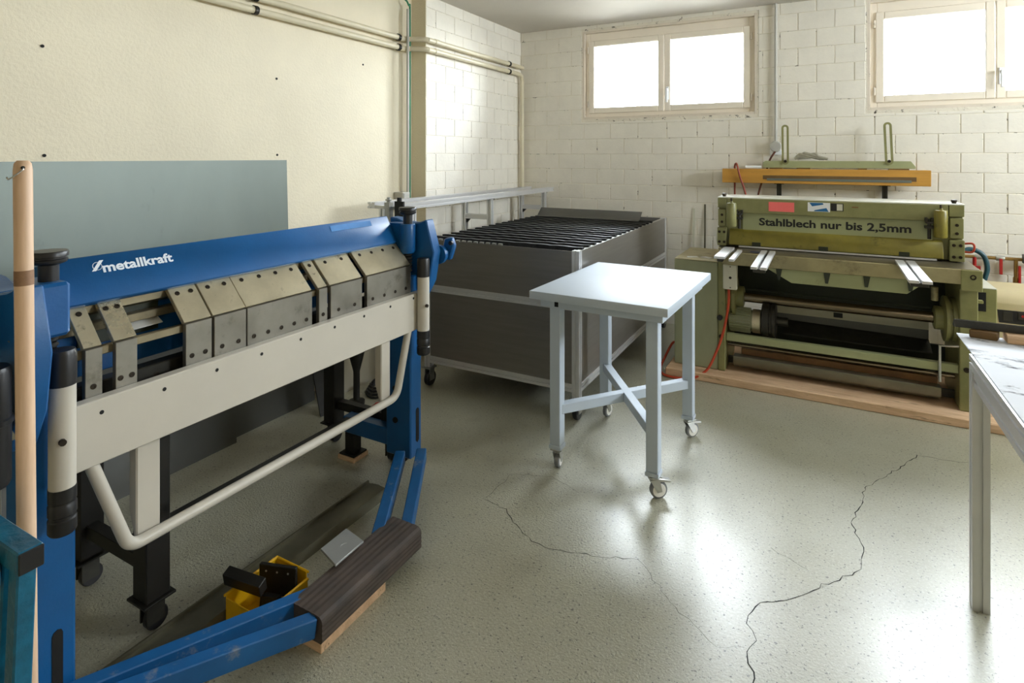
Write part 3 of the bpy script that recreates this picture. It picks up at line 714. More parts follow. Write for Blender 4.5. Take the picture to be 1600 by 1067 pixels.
# ------------------------------------------------------------------ black steel stand behind the machine
S = thing('steel_stand', (-2.1, 1.65, 0), 'black steel trolley frame on casters standing behind the folding machine', 'trolley')
LX, LY = (-1.90, -2.295), (1.075, 2.245)
for x in LX:
    for y in LY:
        MB().box(x - 0.038, x + 0.038, y - 0.038, y + 0.038, 0.115, 0.62).build('leg', 'black_steel', S, 0.003)
        c = MB().box(x - 0.05, x + 0.05, y - 0.05, y + 0.05, 0.107, 0.115).build('caster', 'black_steel', S, 0.001)
        MB().box(x - 0.022, x - 0.016, y - 0.025, y + 0.03, 0.03, 0.107).box(x + 0.016, x + 0.022, y - 0.025, y + 0.03, 0.03, 0.107).build('fork', 'dark_rail', c)
        MB().lathe((x - 0.013, y + 0.012, 0.036), (1, 0, 0), [(0.033, 0), (0.036, 0.004), (0.036, 0.022), (0.033, 0.026)], 20).build('wheel', 'plastic_black', c)
for y in LY: MB().box(-2.257, -1.938, y - 0.02, y + 0.02, 0.19, 0.235).build('cross_bar', 'black_steel', S, 0.002)
MB().box(-2.12, -2.08, LY[0] + 0.02, LY[1] - 0.02, 0.165, 0.208).build('stretcher', 'black_steel', S, 0.002)
MB().box(-2.335, -1.86, 1.035, 2.285, 0.62, 0.66).build('top', 'black_steel', S, 0.003)
# clutter on the floor beyond it
r = thing('cable_coil', (-2.45, 2.75, 0), 'dark cable coil on the floor behind the folding machine', 'cable')
for k in range(4): MB().tube([Vector((-2.50 + (0.11 - .01 * k) * math.cos(a * math.pi / 12), 2.87 + (0.11 - .01 * k) * math.sin(a * math.pi / 12), 0.012 + 0.016 * k + 0.006 * math.sin(a * 1.3))) for a in range(25)], 0.008, 8).build('turn', 'plastic_black', r)
MB().lathe((-2.32, 2.62, 0), (0, 0, 1), [(0.05, 0), (0.055, 0.01), (0.05, 0.035), (0.03, 0.05), (0.02, 0.06)], 18).build('red_plug', 'red', label='red plastic cap on the floor behind the folding machine', cat='cap')
r = thing('torch_stand', (-2.52, 2.66, 0), 'black conical torch holder standing by the pale board', 'holder')
MB().lathe((-2.53, 2.66, 0.0), (0, 0, 1), [(0.05, 0), (0.05, 0.02), (0.02, 0.03), (0.02, 0.20), (0.05, 0.32), (0.055, 0.55)], 18).build('body', 'black_steel', r)
MB().cyl((-2.53, 2.66, 0.55), (-2.53, 2.66, 0.70), 0.03, n=14).build('neck', 'zinc', r)
for k, (dx, dy) in enumerate(((0, 0), (0.02, -0.045))):
    MB().bar((-2.60 + dx, 2.50 + dy, 0.0), (-2.72 + dx, 2.44 + dy, 0.75), 0.012, 0.06, (0.3, 1, 0)).build('flat_bar', 'black_steel', label='black flat steel bar leaning behind the stand, ' + ('right one' if k == 0 else 'left one'), cat='steel bar', group='flat bars leaning behind the stand')

# ------------------------------------------------------------------ wooden pole and teal trestle at the left edge
r = thing('broom', (-1.505, 0.60, 0), 'pale wooden broom handle standing against the folding machine', 'broom')
p0, p1 = Vector((-1.490, 0.590, 0.0)), Vector((-1.515, 0.587, 1.512)); dd = (p1 - p0).normalized(); LL = (p1 - p0).length
MB().lathe(p0, dd, [(0.016, 0), (0.0168, 0.02), (0.0168, LL - 0.02), (0.015, LL - 0.006), (0.010, LL)], 20).build('handle', 'paleWood', r)
q = p0 + dd * 1.245
MB().lathe(q, dd, [(0.0172, 0), (0.0172, 0.032)], 20).build('band', 'brownband', r)
hk = px(36, 262, p1.x + 0.017)
MB().cyl(hk - Vector((0.002, 0, 0)), hk + Vector((0.0008, 0, 0)), 0.0035, n=10).build('hook_hole', 'hole', r)
MB().tube(smooth_path([hk + Vector((0.0, 0.0, 0.0)), hk + Vector((0.006, -0.003, -0.004)), hk + Vector((0.006, -0.014, -0.014)), hk + Vector((-0.002, -0.024, -0.024)), hk + Vector((-0.010, -0.024, -0.020))]), 0.0016, 6).build('hook', 'zinc', r)
T = thing('trestle', (-1.35, 0.45, 0), 'dark teal steel trestle with black end cap at the left edge', 'trestle')
zt, yt, xe = 0.797, 0.497, -1.252
MB().box(xe - 0.28, xe, yt - 0.02, yt + 0.02, zt - 0.02, zt + 0.02).build('beam', 'teal', T, 0.003)
MB().box(xe, xe + 0.004, yt - 0.0195, yt + 0.0195, zt - 0.0195, zt + 0.0195).build('end_cap', 'plastic_black', T, 0.003)
for xa_, xb_ in ((xe - 0.030, xe - 0.022), (xe - 0.085, xe - 0.095)):
    MB().bar((xa_, yt, zt - 0.02), (xb_, yt - 0.03, 0.0), 0.034, 0.030, (0, 1, 0)).build('leg', 'teal', T, 0.003)
MB().box(xe - 0.20, xe - 0.060, yt - 0.034, yt - 0.020, zt - 0.060, zt - 0.005).build('bracket', 'teal', T, 0.004)
for zz in (-0.024, -0.046): MB().lathe((xe - 0.078, yt - 0.034, zt + zz), (0, -1, 0), [(0.009, 0), (0.009, 0.003), (0.006, 0.006)], 14).build('bolt', 'zinc', T)

# ------------------------------------------------------------------ cutting table
XT0, XT1, YT0, YT1, ZT = -2.33, -1.232, 3.08, 5.16, 0.978
K = thing('cutting_table', ((XT0 + XT1) / 2, (YT0 + YT1) / 2, 0), 'large dark steel clad cutting table with aluminium frame and black slats', 'cutting table')
P = 0.045
for x in (XT0 + P / 2, XT1 - P / 2):
    for y in (YT0 + P / 2, YT1 - P / 2):
        MB().alu((x, y, 0.13), (x, y, ZT), P, P, (0, 1, 0)).build('post', 'alu', K, smooth=False)
        c = MB().box(x - 0.035, x + 0.035, y - 0.035, y + 0.035, 0.12, 0.13).build('caster', 'zinc', K)
        MB().box(x - 0.022, x - 0.017, y - 0.02, y + 0.03, 0.04, 0.12).box(x + 0.017, x + 0.022, y - 0.02, y + 0.03, 0.04, 0.12).build('fork', 'zinc', c)
        MB().lathe((x - 0.014, y + 0.01, 0.05), (1, 0, 0), [(0.047, 0), (0.05, 0.004), (0.05, 0.024), (0.047, 0.028)], 22).build('wheel', 'plastic_black', c)
for z in (0.185, 0.655):
    for y in (YT0 + P / 2, YT1 - P / 2): MB().alu((XT0 + P, y, z), (XT1 - P, y, z), P, P).build('rail', 'alu', K, smooth=False)
    for x in (XT0 + P / 2, XT1 - P / 2): MB().alu((x, YT0 + P, z), (x, YT1 - P, z), P, P).build('rail', 'alu', K, smooth=False)
for za, zb_ in ((0.2075, 0.6325), (0.6775, ZT - 0.004)):
    MB().box(XT0 + P, XT1 - P, YT0 + 0.006, YT0 + 0.010, za, zb_).build('panel', 'panel', K, smooth=False)
    MB().box(XT0 + P, XT1 - P, YT1 - 0.010, YT1 - 0.006, za, zb_).build('panel', 'panel', K, smooth=False)
    MB().box(XT1 - 0.010, XT1 - 0.006, YT0 + P, YT1 - P, za, zb_).build('panel', 'panel', K, smooth=False)
    MB().box(XT0 + 0.006, XT0 + 0.010, YT0 + P, YT1 - P, za, zb_).build('panel', 'panel', K, smooth=False)
MB().box(XT0 + 0.02, XT1 - 0.02, YT0 + 0.02, YT1 - 0.02, 0.905, 0.912).build('tray', 'slat', K, smooth=False)
b = MB()
b.box(XT1 - P + 0.002, XT1 - 0.012, YT0 + P, YT1 - P, ZT - 0.03, ZT - 0.006).build('slat_rest', 'zinc', K, smooth=False)
MB().box(XT0 + 0.012, XT0 + P - 0.002, YT0 + P, YT1 - P, ZT - 0.03, ZT - 0.006).build('slat_rest', 'zinc', K, smooth=False)
MB().box(XT0 + P, XT1 - P, YT1 - 0.30, YT1 - 0.012, ZT - 0.02, ZT - 0.002).build('cover_plate', 'slat', K, 0.002)
b = MB(); n = 0; x = XT0 + 0.06
while x < XT1 - 0.06:
    b.box(x, x + 0.026, YT0 + 0.012, YT0 + 0.03, ZT - 0.03, ZT + (0.004 if (x + 1.75) < 0 else -0.01)); x += 0.045
b.build('notched_rail', 'zinc', K, smooth=False)
def slat_mesh():
    m = MB(); rr = random.Random(3); n = 26; L0, L1 = XT0 + 0.004, XT1 - 0.02
    xs = [L0 + (L1 - L0) * i / n for i in range(n + 1)]
    tp = [0.0 + rr.uniform(-0.002, 0.002) for _ in xs]
    poly = [(xs[0] - (XT0 + XT1) / 2, 0, -0.07)] + [(q - (XT0 + XT1) / 2, 0, t) for q, t in zip(xs, tp)] + [(xs[-1] - (XT0 + XT1) / 2, 0, -0.07)]
    m.prism(poly, (0, 0.030, 0)); return m.mesh('slat', M['slat'], smooth=False)
sm = slat_mesh()
for k in range(16):
    inst('slat', sm, K, ((XT0 + XT1) / 2, YT0 + 0.10 + k * 0.104, ZT + 0.006), (random.uniform(-0.05, 0.05), 0, random.uniform(-0.006, 0.006)))
b = MB(); b.prism([(-2.285, 4.70, 0.990), (-2.285, 4.785, 1.056), (-2.285, 4.788, 1.054), (-2.285, 4.703, 0.988)], (0.94, 0, 0))
b.prism([(-2.285, 4.66, 0.988), (-2.285, 4.66, 0.990), (-2.285, 4.703, 0.9905), (-2.285, 4.703, 0.988)], (0.94, 0, 0))
b.build('bent_strip', 'dsheet', label='grey folded sheet strip lying across the far end of the black slats', cat='sheet strip', smooth=False)

# ------------------------------------------------------------------ aluminium rail stand by the block wall
R = thing('rail_stand', (-2.50, 4.1, 0), 'aluminium profile rail stand along the white block wall', 'rail stand')
for x in (-2.385, -2.63):
    MB().alu((x, 2.90, 1.20), (x, 5.22, 1.20), 0.06, 0.04).build('rail', 'alu', R, smooth=False)
for x, ys in ((-2.385, (4.03, 5.05)), (-2.63, (4.03, 5.05))):
    for y in ys:
        MB().alu((x, y, 0.0), (x, y, 1.18), 0.04, 0.04, (0, 1, 0)).build('post', 'alu', R, smooth=False)
        MB().prism([(x + 0.012, y + 0.02, 1.18), (x + 0.012, y + 0.055, 1.18), (x + 0.012, y + 0.02, 1.145)], (-0.024, 0, 0)).build('corner_bracket', 'black_steel', R)
for y in (4.03, 5.05):
    MB().alu((-2.61, y, 1.03), (-2.405, y, 1.03), 0.04, 0.04).build('rung', 'alu', R, smooth=False)
    MB().prism([(-2.61, y - 0.012, 1.01), (-2.575, y - 0.012, 1.01), (-2.61, y - 0.012, 0.975)], (0, 0.024, 0)).build('corner_bracket', 'black_steel', R)
for y in (3.02,):
    for x in (-2.385, -2.63): MB().alu((x, y, 0.0), (x, y, 1.18), 0.04, 0.04, (0, 1, 0)).build('post', 'alu', R, smooth=False)
MB().box(-2.42, -2.35, 2.885, 2.90, 1.13, 1.235).cyl((-2.385, 2.892, 1.235), (-2.385, 2.892, 1.26), 0.016, n=14).build('end_stop', 'plastic_black', R)
MB().box(-2.50, -2.46, 2.88, 2.92, 1.10, 1.225).lathe((-2.48, 2.90, 1.225), (0, 0, 1), [(0.014, 0), (0.014, 0.01), (0.022, 0.012), (0.022, 0.02), (0.012, 0.022), (0.012, 0.032)], 14).box(-2.60, -2.42, 2.90, 2.915, 1.18, 1.20).build('end_clamp', 'zinc', R)

# ------------------------------------------------------------------ grey-blue trolley table
T2 = thing('wheeled_table', (-0.893, 2.885, 0), 'grey-blue painted steel table on white casters with crossed braces', 'table', rotz=math.radians(-2.0), local=True)
hx, hy = 0.332, 0.435
MB().box(-hx, hx, -hy, hy, 0.842, 0.880).build('table_top', 'trolley', T2, 0.003, seg=2)
b = MB(); ax, ay = hx - 0.035, hy - 0.05
b.box(-ax, ax, -ay, -ay + 0.03, 0.800, 0.842); b.box(-ax, ax, ay - 0.03, ay, 0.800, 0.842); b.box(-ax, -ax + 0.03, -ay + 0.03, ay - 0.03, 0.800, 0.842); b.box(ax - 0.03, ax, -ay + 0.03, ay - 0.03, 0.800, 0.842)
b.build('apron', 'trolley', T2, 0.002)
MB().box(-ax + 0.075, -ax + 0.095, -ay - 0.0006, -ay, 0.806, 0.836).build('tube_opening', 'hole', T2, smooth=False)
lx, ly = 0.238, 0.322
for sx in (-1, 1):
    for sy in (-1, 1):
        x, y = sx * lx, sy * ly
        lg = MB().box(x - 0.0275, x + 0.0275, y - 0.0275, y + 0.0275, 0.125, 0.842).build('leg', 'trolley', T2, 0.003)
        MB().box(x - 0.031, x + 0.031, y - 0.031, y + 0.031, 0.105, 0.125).build('socket', 'trolley', lg, 0.002)
        a = {(-1, -1): 100, (1, -1): 40, (1, 1): 55, (-1, 1): 80}[(sx, sy)]
        d = Vector((math.cos(math.radians(a)), math.sin(math.radians(a)), 0)) * -0.02
        c = thing('caster', (x, y, 0), None, None, local=True); c.parent = T2; c.rotation_euler = (0, 0, math.radians(a)); ORG[c.name] = Vector((0, 0, 0))
        MB().box(-0.028, 0.028, -0.028, 0.028, 0.099, 0.105).lathe((0, 0, 0.088), (0, 0, 1), [(0.02, 0), (0.024, 0.006), (0.02, 0.011)], 16).build('swivel_plate', 'zinc', c)
        b = MB()
        for s in (-1, 1): b.prism([(-0.022, s * 0.017 - 0.0015, 0.088), (0.022, s * 0.017 - 0.0015, 0.088), (0.034, s * 0.017 - 0.0015, 0.034), (0.012, s * 0.017 - 0.0015, 0.030)], (0, 0.003, 0))
        b.box(-0.022, 0.022, -0.018, 0.018, 0.086, 0.089); b.build('fork', 'zinc', c)
        MB().lathe((0.022, -0.013, 0.039), (0, 1, 0), [(0.033, 0), (0.039, 0.004), (0.039, 0.022), (0.033, 0.026)], 26).build('tyre', 'greyrubber', c)
        MB().lathe((0.022, -0.0145, 0.039), (0, 1, 0), [(0.008, 0), (0.029, 0.0005), (0.031, 0.002), (0.031, 0.027), (0.029, 0.0285), (0.008, 0.029)], 22).build('wheel', 'nylon', c)
        if sx == 1: MB().prism([(-0.01, -0.016, 0.082), (0.075, -0.016, 0.070), (0.078, -0.016, 0.078), (0.0, -0.016, 0.092)], (0, 0.032, 0)).build('brake_lever', 'zinc', c, 0.002)
for s in (1, -1):
    MB().bar((-lx + 0.01, -s * (ly - 0.01), 0.295 + (0.0 if s == 1 else 0.001)), (lx - 0.01, s * (ly - 0.01), 0.295), 0.044, 0.046).build('cross_brace', 'trolley', T2, 0.002)

# ------------------------------------------------------------------ guillotine shear
G = thing('guillotine_shear', (0.05, 4.5, 0.055), 'olive green guillotine shear on a timber plank below the windows', 'shear')
ZG = 0.055
YC = 4.15                                               # front of the columns
lc = MB().box(-0.935, -0.640, YC + 0.004, 4.72, ZG, 0.795).build('side_cabinet', 'sidegreen', G, 0.006)
MB().box(-0.935, -0.640, YC + 0.004, 4.72, 0.795, 0.799).build('top_plate', 'bed', lc, 0.002)
MB().cyl((-0.625, YC - 0.001, 0.42), (-0.625, YC - 0.02, 0.42), 0.018, n=18).build('knob', 'plastic_black', lc)
bolt3 = MB().lathe((0, 0, 0), (0, -1, 0), [(0.015, 0), (0.015, 0.006), (0.008, 0.0062), (0.008, 0.003)], 12).mesh('bolt', M['bolt'])
pc = MB().box(-0.638, -0.592, YC, 4.62, ZG, 0.84).build('column', 'green', G, 0.004)
inst('bolt', bolt3, pc, (-0.618, YC, 0.29))
rc = MB().box(0.690, 0.775, YC, 4.62, ZG, 0.84).build('column', 'green', G, 0.004)
inst('bolt', bolt3, rc, (0.722, YC, 0.295))
rb = MB().box(0.79, 0.915, 4.42, 4.85, ZG, 0.722).build('side_cabinet', 'green', G, 0.005)
MB().box(0.79, 0.915, 4.42, 4.85, 0.722, 0.727).build('top_plate', 'toppaint', rb, 0.002)
MB().box(0.795, 0.862, 4.416, 4.42, 0.585, 0.70).build('recess', 'hole', rb, smooth=False)
MB().box(0.79, 0.845, 4.39, 4.416, 0.635, 0.655).build('latch', 'green', rb, 0.003)
# bed
YBF = 4.06
bd = MB(); bd.prism([(-0.66, 4.30, 0.80), (-0.60, YBF + 0.02, 0.80), (-0.55, YBF, 0.80), (0.705, YBF, 0.80), (0.775, YBF, 0.80), (0.775, 4.62, 0.80), (-0.66, 4.62, 0.80)], (0, 0, 0.085))
bdo = bd.build('bed', 'bed', G, 0.004)
MB().prism([(-0.65, 4.30, 0.885), (-0.60, YBF + 0.025, 0.885), (-0.55, YBF + 0.006, 0.885), (0.765, YBF + 0.006, 0.885), (0.765, 4.60, 0.885), (-0.65, 4.60, 0.885)], (0, 0, 0.002)).build('bed_top', 'bedtop', bdo, smooth=False)
inst('bolt', bolt3, bdo, (0.735, YBF, 0.845))
MB().box(0.68, 0.778, YBF - 0.004, 4.15, 0.765, 0.884).build('bed_end', 'green', bdo, 0.004)
MB().prism([(-0.33, YBF + 0.012, 0.80), (-0.18, YBF + 0.012, 0.715), (0.43, YBF + 0.012, 0.715), (0.53, YBF + 0.012, 0.80)], (0, 0.02, 0)).build('bed_apron', 'lgreen', bdo, 0.002)
for x in (-0.27, 0.0, 0.21, 0.43):
    MB().prism([(x, YBF - 0.0015, 0.80), (x + 0.036, YBF - 0.0015, 0.80), (x + 0.024, YBF - 0.0015, 0.735), (x + 0.008, YBF - 0.0015, 0.735)], (0, 0.013, 0)).build('slot', 'dgreen', bdo)
MB().box(-0.43, -0.37, 4.115, 4.145, 0.887, 0.888).build('blue_label', 'bluemark', bdo, smooth=False)
# support arms: slotted aluminium bars reaching out over the front edge of the bed
for x0, x1, yn, yf_ in ((-0.600, -0.535, 3.74, 4.17), (-0.505, -0.475, 3.68, 4.08), (-0.362, -0.328, 3.48, 4.13), (-0.312, -0.278, 3.48, 4.13), (0.375, 0.418, 3.48, 4.13), (0.430, 0.473, 3.48, 4.13)):
    MB().box(x0, x1, yn, yf_, 0.8885, 0.9035).build('support_arm', 'alu', G, 0.001)
for x0, x1, yn in ((-0.358, -0.282, 3.50), (0.380, 0.468, 3.50), (-0.59, -0.545, 3.76)):
    MB().box(x0 + 0.006, x1 - 0.006, yn, YBF, 0.868, 0.8885).build('arm_bracket', 'dark_rail', G, 0.002)
# upper beam
YU = 4.30
ub = MB().box(-0.66, 0.735, YU + 0.03, 4.62, 0.893, 1.228).build('upper_beam', 'green', G, 0.004)
MB().box(-0.665, 0.742, YU + 0.002, 4.64, 1.228, 1.236).build('beam_cover', 'toppaint', ub, 0.002)
MB().box(-0.60, 0.66, YU, YU + 0.03, 1.128, 1.228).build('beam_band', 'green', ub, 0.003)
MB().box(-0.50, 0.585, YU + 0.022, YU + 0.031, 1.010, 1.128).build('beam_panel', 'lgreen', ub, 0.001)
MB().prism([(-0.585, YU + 0.03, 1.015), (-0.585, YU + 0.004, 1.002), (-0.585, YU - 0.02, 0.93), (-0.585, YU - 0.02, 0.905), (-0.585, YU + 0.03, 0.905)], (1.22, 0, 0)).build('hold_down', 'ogreen', ub, 0.003)
MB().box(-0.52, 0.60, YU - 0.03, YU - 0.015, 0.892, 0.902).build('blade', 'alu', ub, 0.001)
for x in (-0.435, -0.03, 0.41): MB().box(x, x + 0.055, YU - 0.024, YU - 0.018, 0.906, 0.932).build('clamp_slot', 'dgreen', ub, smooth=False)
for xa, xb_, s in ((-0.664, -0.604, -1), (0.664, 0.738, 1)):
    e = MB().box(xa, xb_, YU - 0.012, YU + 0.03, 0.893, 1.02).box(xa + 0.004, xb_ - 0.004, YU - 0.004, YU + 0.03, 1.03, 1.15).box(xa, xb_, YU, YU + 0.03, 1.16, 1.228).build('end_block', 'green', ub, 0.003)
    for zz, yy in ((1.06, YU - 0.004), (1.11, YU - 0.004), (0.92, YU - 0.012), (0.99, YU - 0.012)):
        for dx in ((-0.0,) if yy > YU - 0.01 else (-0.016, 0.016)): inst('bolt', bolt3, e, ((xa + xb_) / 2 + dx, yy, zz), (0, 0, 0)).scale = (0.62, 0.62, 0.62)
    cx = -0.567 if s < 0 else 0.618
    cyl_ = MB().lathe((cx, YU - 0.038, 1.035), (0, 0, 1), [(0.030, 0), (0.034, 0.006), (0.034, 0.155), (0.030, 0.163), (0.012, 0.165), (0.010, 0.175)], 22).build('spring_cylinder', 'ogreen' if s > 0 else 'green', ub)
    MB().cyl((cx, YU - 0.038, 1.21), (cx, YU - 0.038, 1.232), 0.006, n=10).build('stud', 'bolt', cyl_)
    gx = -0.518 if s < 0 else 0.565
    MB().box(gx - 0.022, gx + 0.022, YU - 0.03, YU + 0.02, 1.085, 1.10).box(gx - 0.018, gx + 0.018, YU - 0.035, YU + 0.02, 1.115, 1.128).cyl((gx, YU - 0.012, 1.02), (gx, YU - 0.012, 1.14), 0.010, n=12).box(gx - 0.024, gx - 0.008, YU - 0.02, YU + 0.01, 1.128, 1.15).box(gx + 0.008, gx + 0.024, YU - 0.02, YU + 0.01, 1.128, 1.15).build('guide', 'dark_rail', ub, 0.001)
    MB().lathe((xa + 0.035, YU + 0.07, 1.236), (0, 0, 1), [(0.012, 0), (0.012, 0.008), (0.016, 0.010), (0.016, 0.020), (0.010, 0.024)], 14).build('oil_cap', 'bolt', ub)
# lettering and stickers
def flat(name, me, p, parent): 
    o = bpy.data.objects.new(name, me); COL.objects.link(o); o.parent = parent
    o.location = Vector(p) - org(parent); o.rotation_euler = (math.pi / 2, 0, 0); return o
YS = YU + 0.0215
ta, tb = py(1186, 357, YS), py(1424, 366, YS)
flat('lettering', text_mesh('lettering', 'Stahlblech nur bis 2,5mm', M['ink'], 0.062, tb.x - ta.x, bold=0.028), (ta.x, YS, 1.036), ub)['label'] = 'black lettering'
def plate(name, u0, u1, z0, z1, y, m, parent, th=0.0015):
    return MB().box(py(u0, 300, y).x, py(u1, 300, y).x, y - th, y, z0, z1).build(name, m, parent, smooth=False)
plate('paper_note', 1201, 1241, 1.148, 1.212, YU, 'pink', ub)['label'] = 'pink paper note'
stk = plate('sticker', 1262, 1297, 1.158, 1.218, YU, 'stickwhite', ub); stk['label'] = 'white and blue sticker'
xa, xb_ = py(1264, 300, YU).x, py(1295, 300, YU).x; wq = xb_ - xa
b = MB()
b.add([(xa + wq * .02, YU - .0019, 1.216), (xa + wq * .70, YU - .0019, 1.216), (xa + wq * .74, YU - .0019, 1.206), (xa + wq * .16, YU - .0019, 1.192)], [(0, 1, 2, 3)])
b.add([(xa + wq * .30, YU - .0019, 1.168), (xa + wq * .88, YU - .0019, 1.184), (xa + wq * .99, YU - .0019, 1.160), (xa + wq * .24, YU - .0019, 1.160)], [(0, 1, 2, 3)])
b.build('print', 'stickblue', stk, smooth=False)
pl2 = plate('data_plate', 1298, 1318, 1.166, 1.216, YU, 'ink', ub)
MB().box(py(1307.5, 300, YU).x, py(1316.5, 300, YU).x, YU - 0.0022, YU - 0.0015, 1.17, 1.212).build('print', 'boxplastic', pl2, smooth=False)
plate('maker_badge', 1331, 1341, 1.192, 1.199, YU, 'brownbar', ub)
# drive shaft, motor, cross members
YSH = 4.30
MB().cyl((-0.50, YSH, 0.543), (0.60, YSH, 0.543), 0.032, n=20).build('drive_shaft', 'shaft', G)
MB().cyl((-0.50, YSH + 0.06, 0.585), (0.60, YSH + 0.06, 0.585), 0.008, n=10).build('oil_line', 'dgreen', G)
for x, d in ((-0.59, 1), (0.690, -1)):
    MB().lathe((x, YSH, 0.545), (d, 0, 0), [(0.13, 0), (0.13, 0.02), (0.115, 0.022), (0.115, 0.035), (0.135, 0.037), (0.135, 0.055), (0.07, 0.06), (0.07, 0.10), (0.055, 0.105)], 28).build('flange', 'green', G)
ZM = 0.385
mb = MB(); mb.cyl((-0.58, YSH + 0.0, ZM), (-0.43, YSH + 0.0, ZM), 0.072, n=24)
for k in range(28):
    a = 2 * math.pi * k / 28; c, s_ = math.cos(a), math.sin(a)
    mb.bar((-0.575, YSH + 0.078 * c, ZM + 0.078 * s_), (-0.445, YSH + 0.078 * c, ZM + 0.078 * s_), 0.004, 0.016, (0, c, s_))
mo = mb.build('motor', 'sidegreen', G, smooth=False)
MB().lathe((-0.43, YSH, ZM), (1, 0, 0), [(0.080, 0), (0.080, 0.05), (0.06, 0.052)], 24).build('end_ring', 'finger', mo)
MB().lathe((-0.372, YSH - 0.005, 0.405), (1, 0, 0), [(0.10, 0), (0.118, 0.008), (0.118, 0.045), (0.110, 0.049), (0.110, 0.062), (0.118, 0.066), (0.118, 0.085), (0.10, 0.09), (0.03, 0.092), (0.03, 0.16)], 30).build('flywheel', 'dark_rail', G)
MB().box(-0.59, 0.69, 4.60, 4.62, 0.455, 0.80).build('dark_backing', 'dgreen', G, smooth=False)  # dark backing added so the space inside the shear looks dark
MB().box(-0.30, 0.60, 4.575, 4.595, 0.395, 0.452).build('rear_strip', 'strip', G, smooth=False)
MB().box(0.06, 0.115, 4.572, 4.575, 0.408, 0.44).build('type_plate', 'ink', G, smooth=False)
MB().box(-0.30, 0.60, 4.58, 4.60, 0.300, 0.395).build('rear_chute', 'dsheet', G, smooth=False)
MB().box(-0.59, 0.69, 4.60, 4.62, 0.10, 0.30).build('lower_dark_backing', 'dgreen', G, smooth=False)  # more added dark backing, keeps the lower gap looking dark
MB().prism([(-0.25, 4.42, 0.285), (0.60, 4.42, 0.285), (0.60, 4.57, 0.325), (-0.25, 4.57, 0.345)], (0, 0, 0.008)).build('chute_plate', 'dark_rail', G)
MB().box(-0.59, 0.69, YC + 0.03, YC + 0.07, 0.258, 0.308).build('cross_member', 'lgreen', G, 0.003)
MB().cyl((-0.585, YC + 0.08, 0.225), (0.68, YC + 0.08, 0.225), 0.012, n=12).build('treadle_rod', 'shaft', G)
MB().box(-0.50, 0.60, YC + 0.10, YC + 0.13, 0.155, 0.20).build('rusty_member', 'brownbar', G, 0.003)
MB().prism([(-0.545, YC + 0.03, 0.16), (-0.545, YC + 0.03, 0.105), (-0.545, YC + 0.08, 0.075), (-0.545, YC + 0.10, 0.16)], (1.155, 0, 0)).build('foot_bar', 'channel', G, 0.003)
MB().box(-0.59, 0.69, YC + 0.14, YC + 0.16, 0.075, 0.12).build('sill_plate', 'dark_rail', G)
MB().tube([(0.60, YC + 0.02, 0.20), (0.60, YC + 0.02, 0.41), (0.69, YC + 0.02, 0.42)], 0.008, 8).build('link_rod', 'zinc', G)
MB().cyl((0.585, YSH - 0.06, 0.66), (0.585, YSH - 0.06, 0.74), 0.018, n=12).build('grease_cup', 'bed', G)
MB().lathe((-0.66, YU + 0.05, 0.945), (-1, 0, 0), [(0.045, 0), (0.05, 0.006), (0.05, 0.012), (0.03, 0.02)], 20).build('side_disc', 'toppaint', G)
MB().tube(smooth_path([(0.742, YU + 0.02, 1.0), (0.775, YU + 0.0, 1.005), (0.785, YU, 0.985), (0.775, YU, 0.955), (0.742, YU + 0.02, 0.95)], 4), 0.006, 8).build('pull_handle', 'cord', G)
sb = MB().box(py(1130, 400, YC - 0.03).x, py(1152, 400, YC - 0.03).x, YC - 0.045, YC, 0.625, 0.795).build('socket_box', 'boxplastic', G, 0.006)
for zz in (0.64, 0.78, 0.706): MB().cyl((py(1141, 400, YC - 0.045).x, YC - 0.0445, zz), (py(1141, 400, YC - 0.045).x, YC - 0.047, zz), 0.004 if zz != 0.706 else 0.009, n=10).build('screw', 'bolt', sb)
b = MB(); bx = py(1052, 570, 4.05).x
b.box(-0.97, 1.02, 4.035, 4.86, 0.0, 0.054)
tim = b.build('timber_plank', 'timber', None, 0.006, label='long weathered timber plank on the floor under the green shear', cat='timber plank')
MB().tube(smooth_path([(-0.565, YC - 0.022, 0.626), (-0.57, YC - 0.02, 0.50), (-0.60, YC - 0.03, 0.33), (-0.64, YC - 0.05, 0.20), (-0.70, YC - 0.08, 0.07), (-0.80, YC - 0.13, 0.012), (-0.95, YC - 0.15, 0.01), (-1.02, YC - 0.05, 0.012), (-1.02, 4.25, 0.06), (-0.985, 4.32, 0.14), (-0.97, 4.40, 0.12)]), 0.0085, 10).build('power_cord', 'cord', label='orange power cord hanging from the shear socket to the floor', cat='cord')
for x, y, a, lab in ((-0.83, 4.26, 0.4, 'left white paper scrap on the green side cabinet'), (-0.735, 4.28, -0.6, 'right white paper scrap on the green side cabinet')):
    c, s_ = math.cos(a), math.sin(a)
    MB().prism([(x + c * i - s_ * j, y + s_ * i + c * j, 0.8) for i, j in ((-.04, -.028), (.04, -.022), (.036, .03), (-.036, .026))], (0, 0, 0.0015)).build('paper_scrap', 'paper', label=lab, cat='paper', smooth=False)

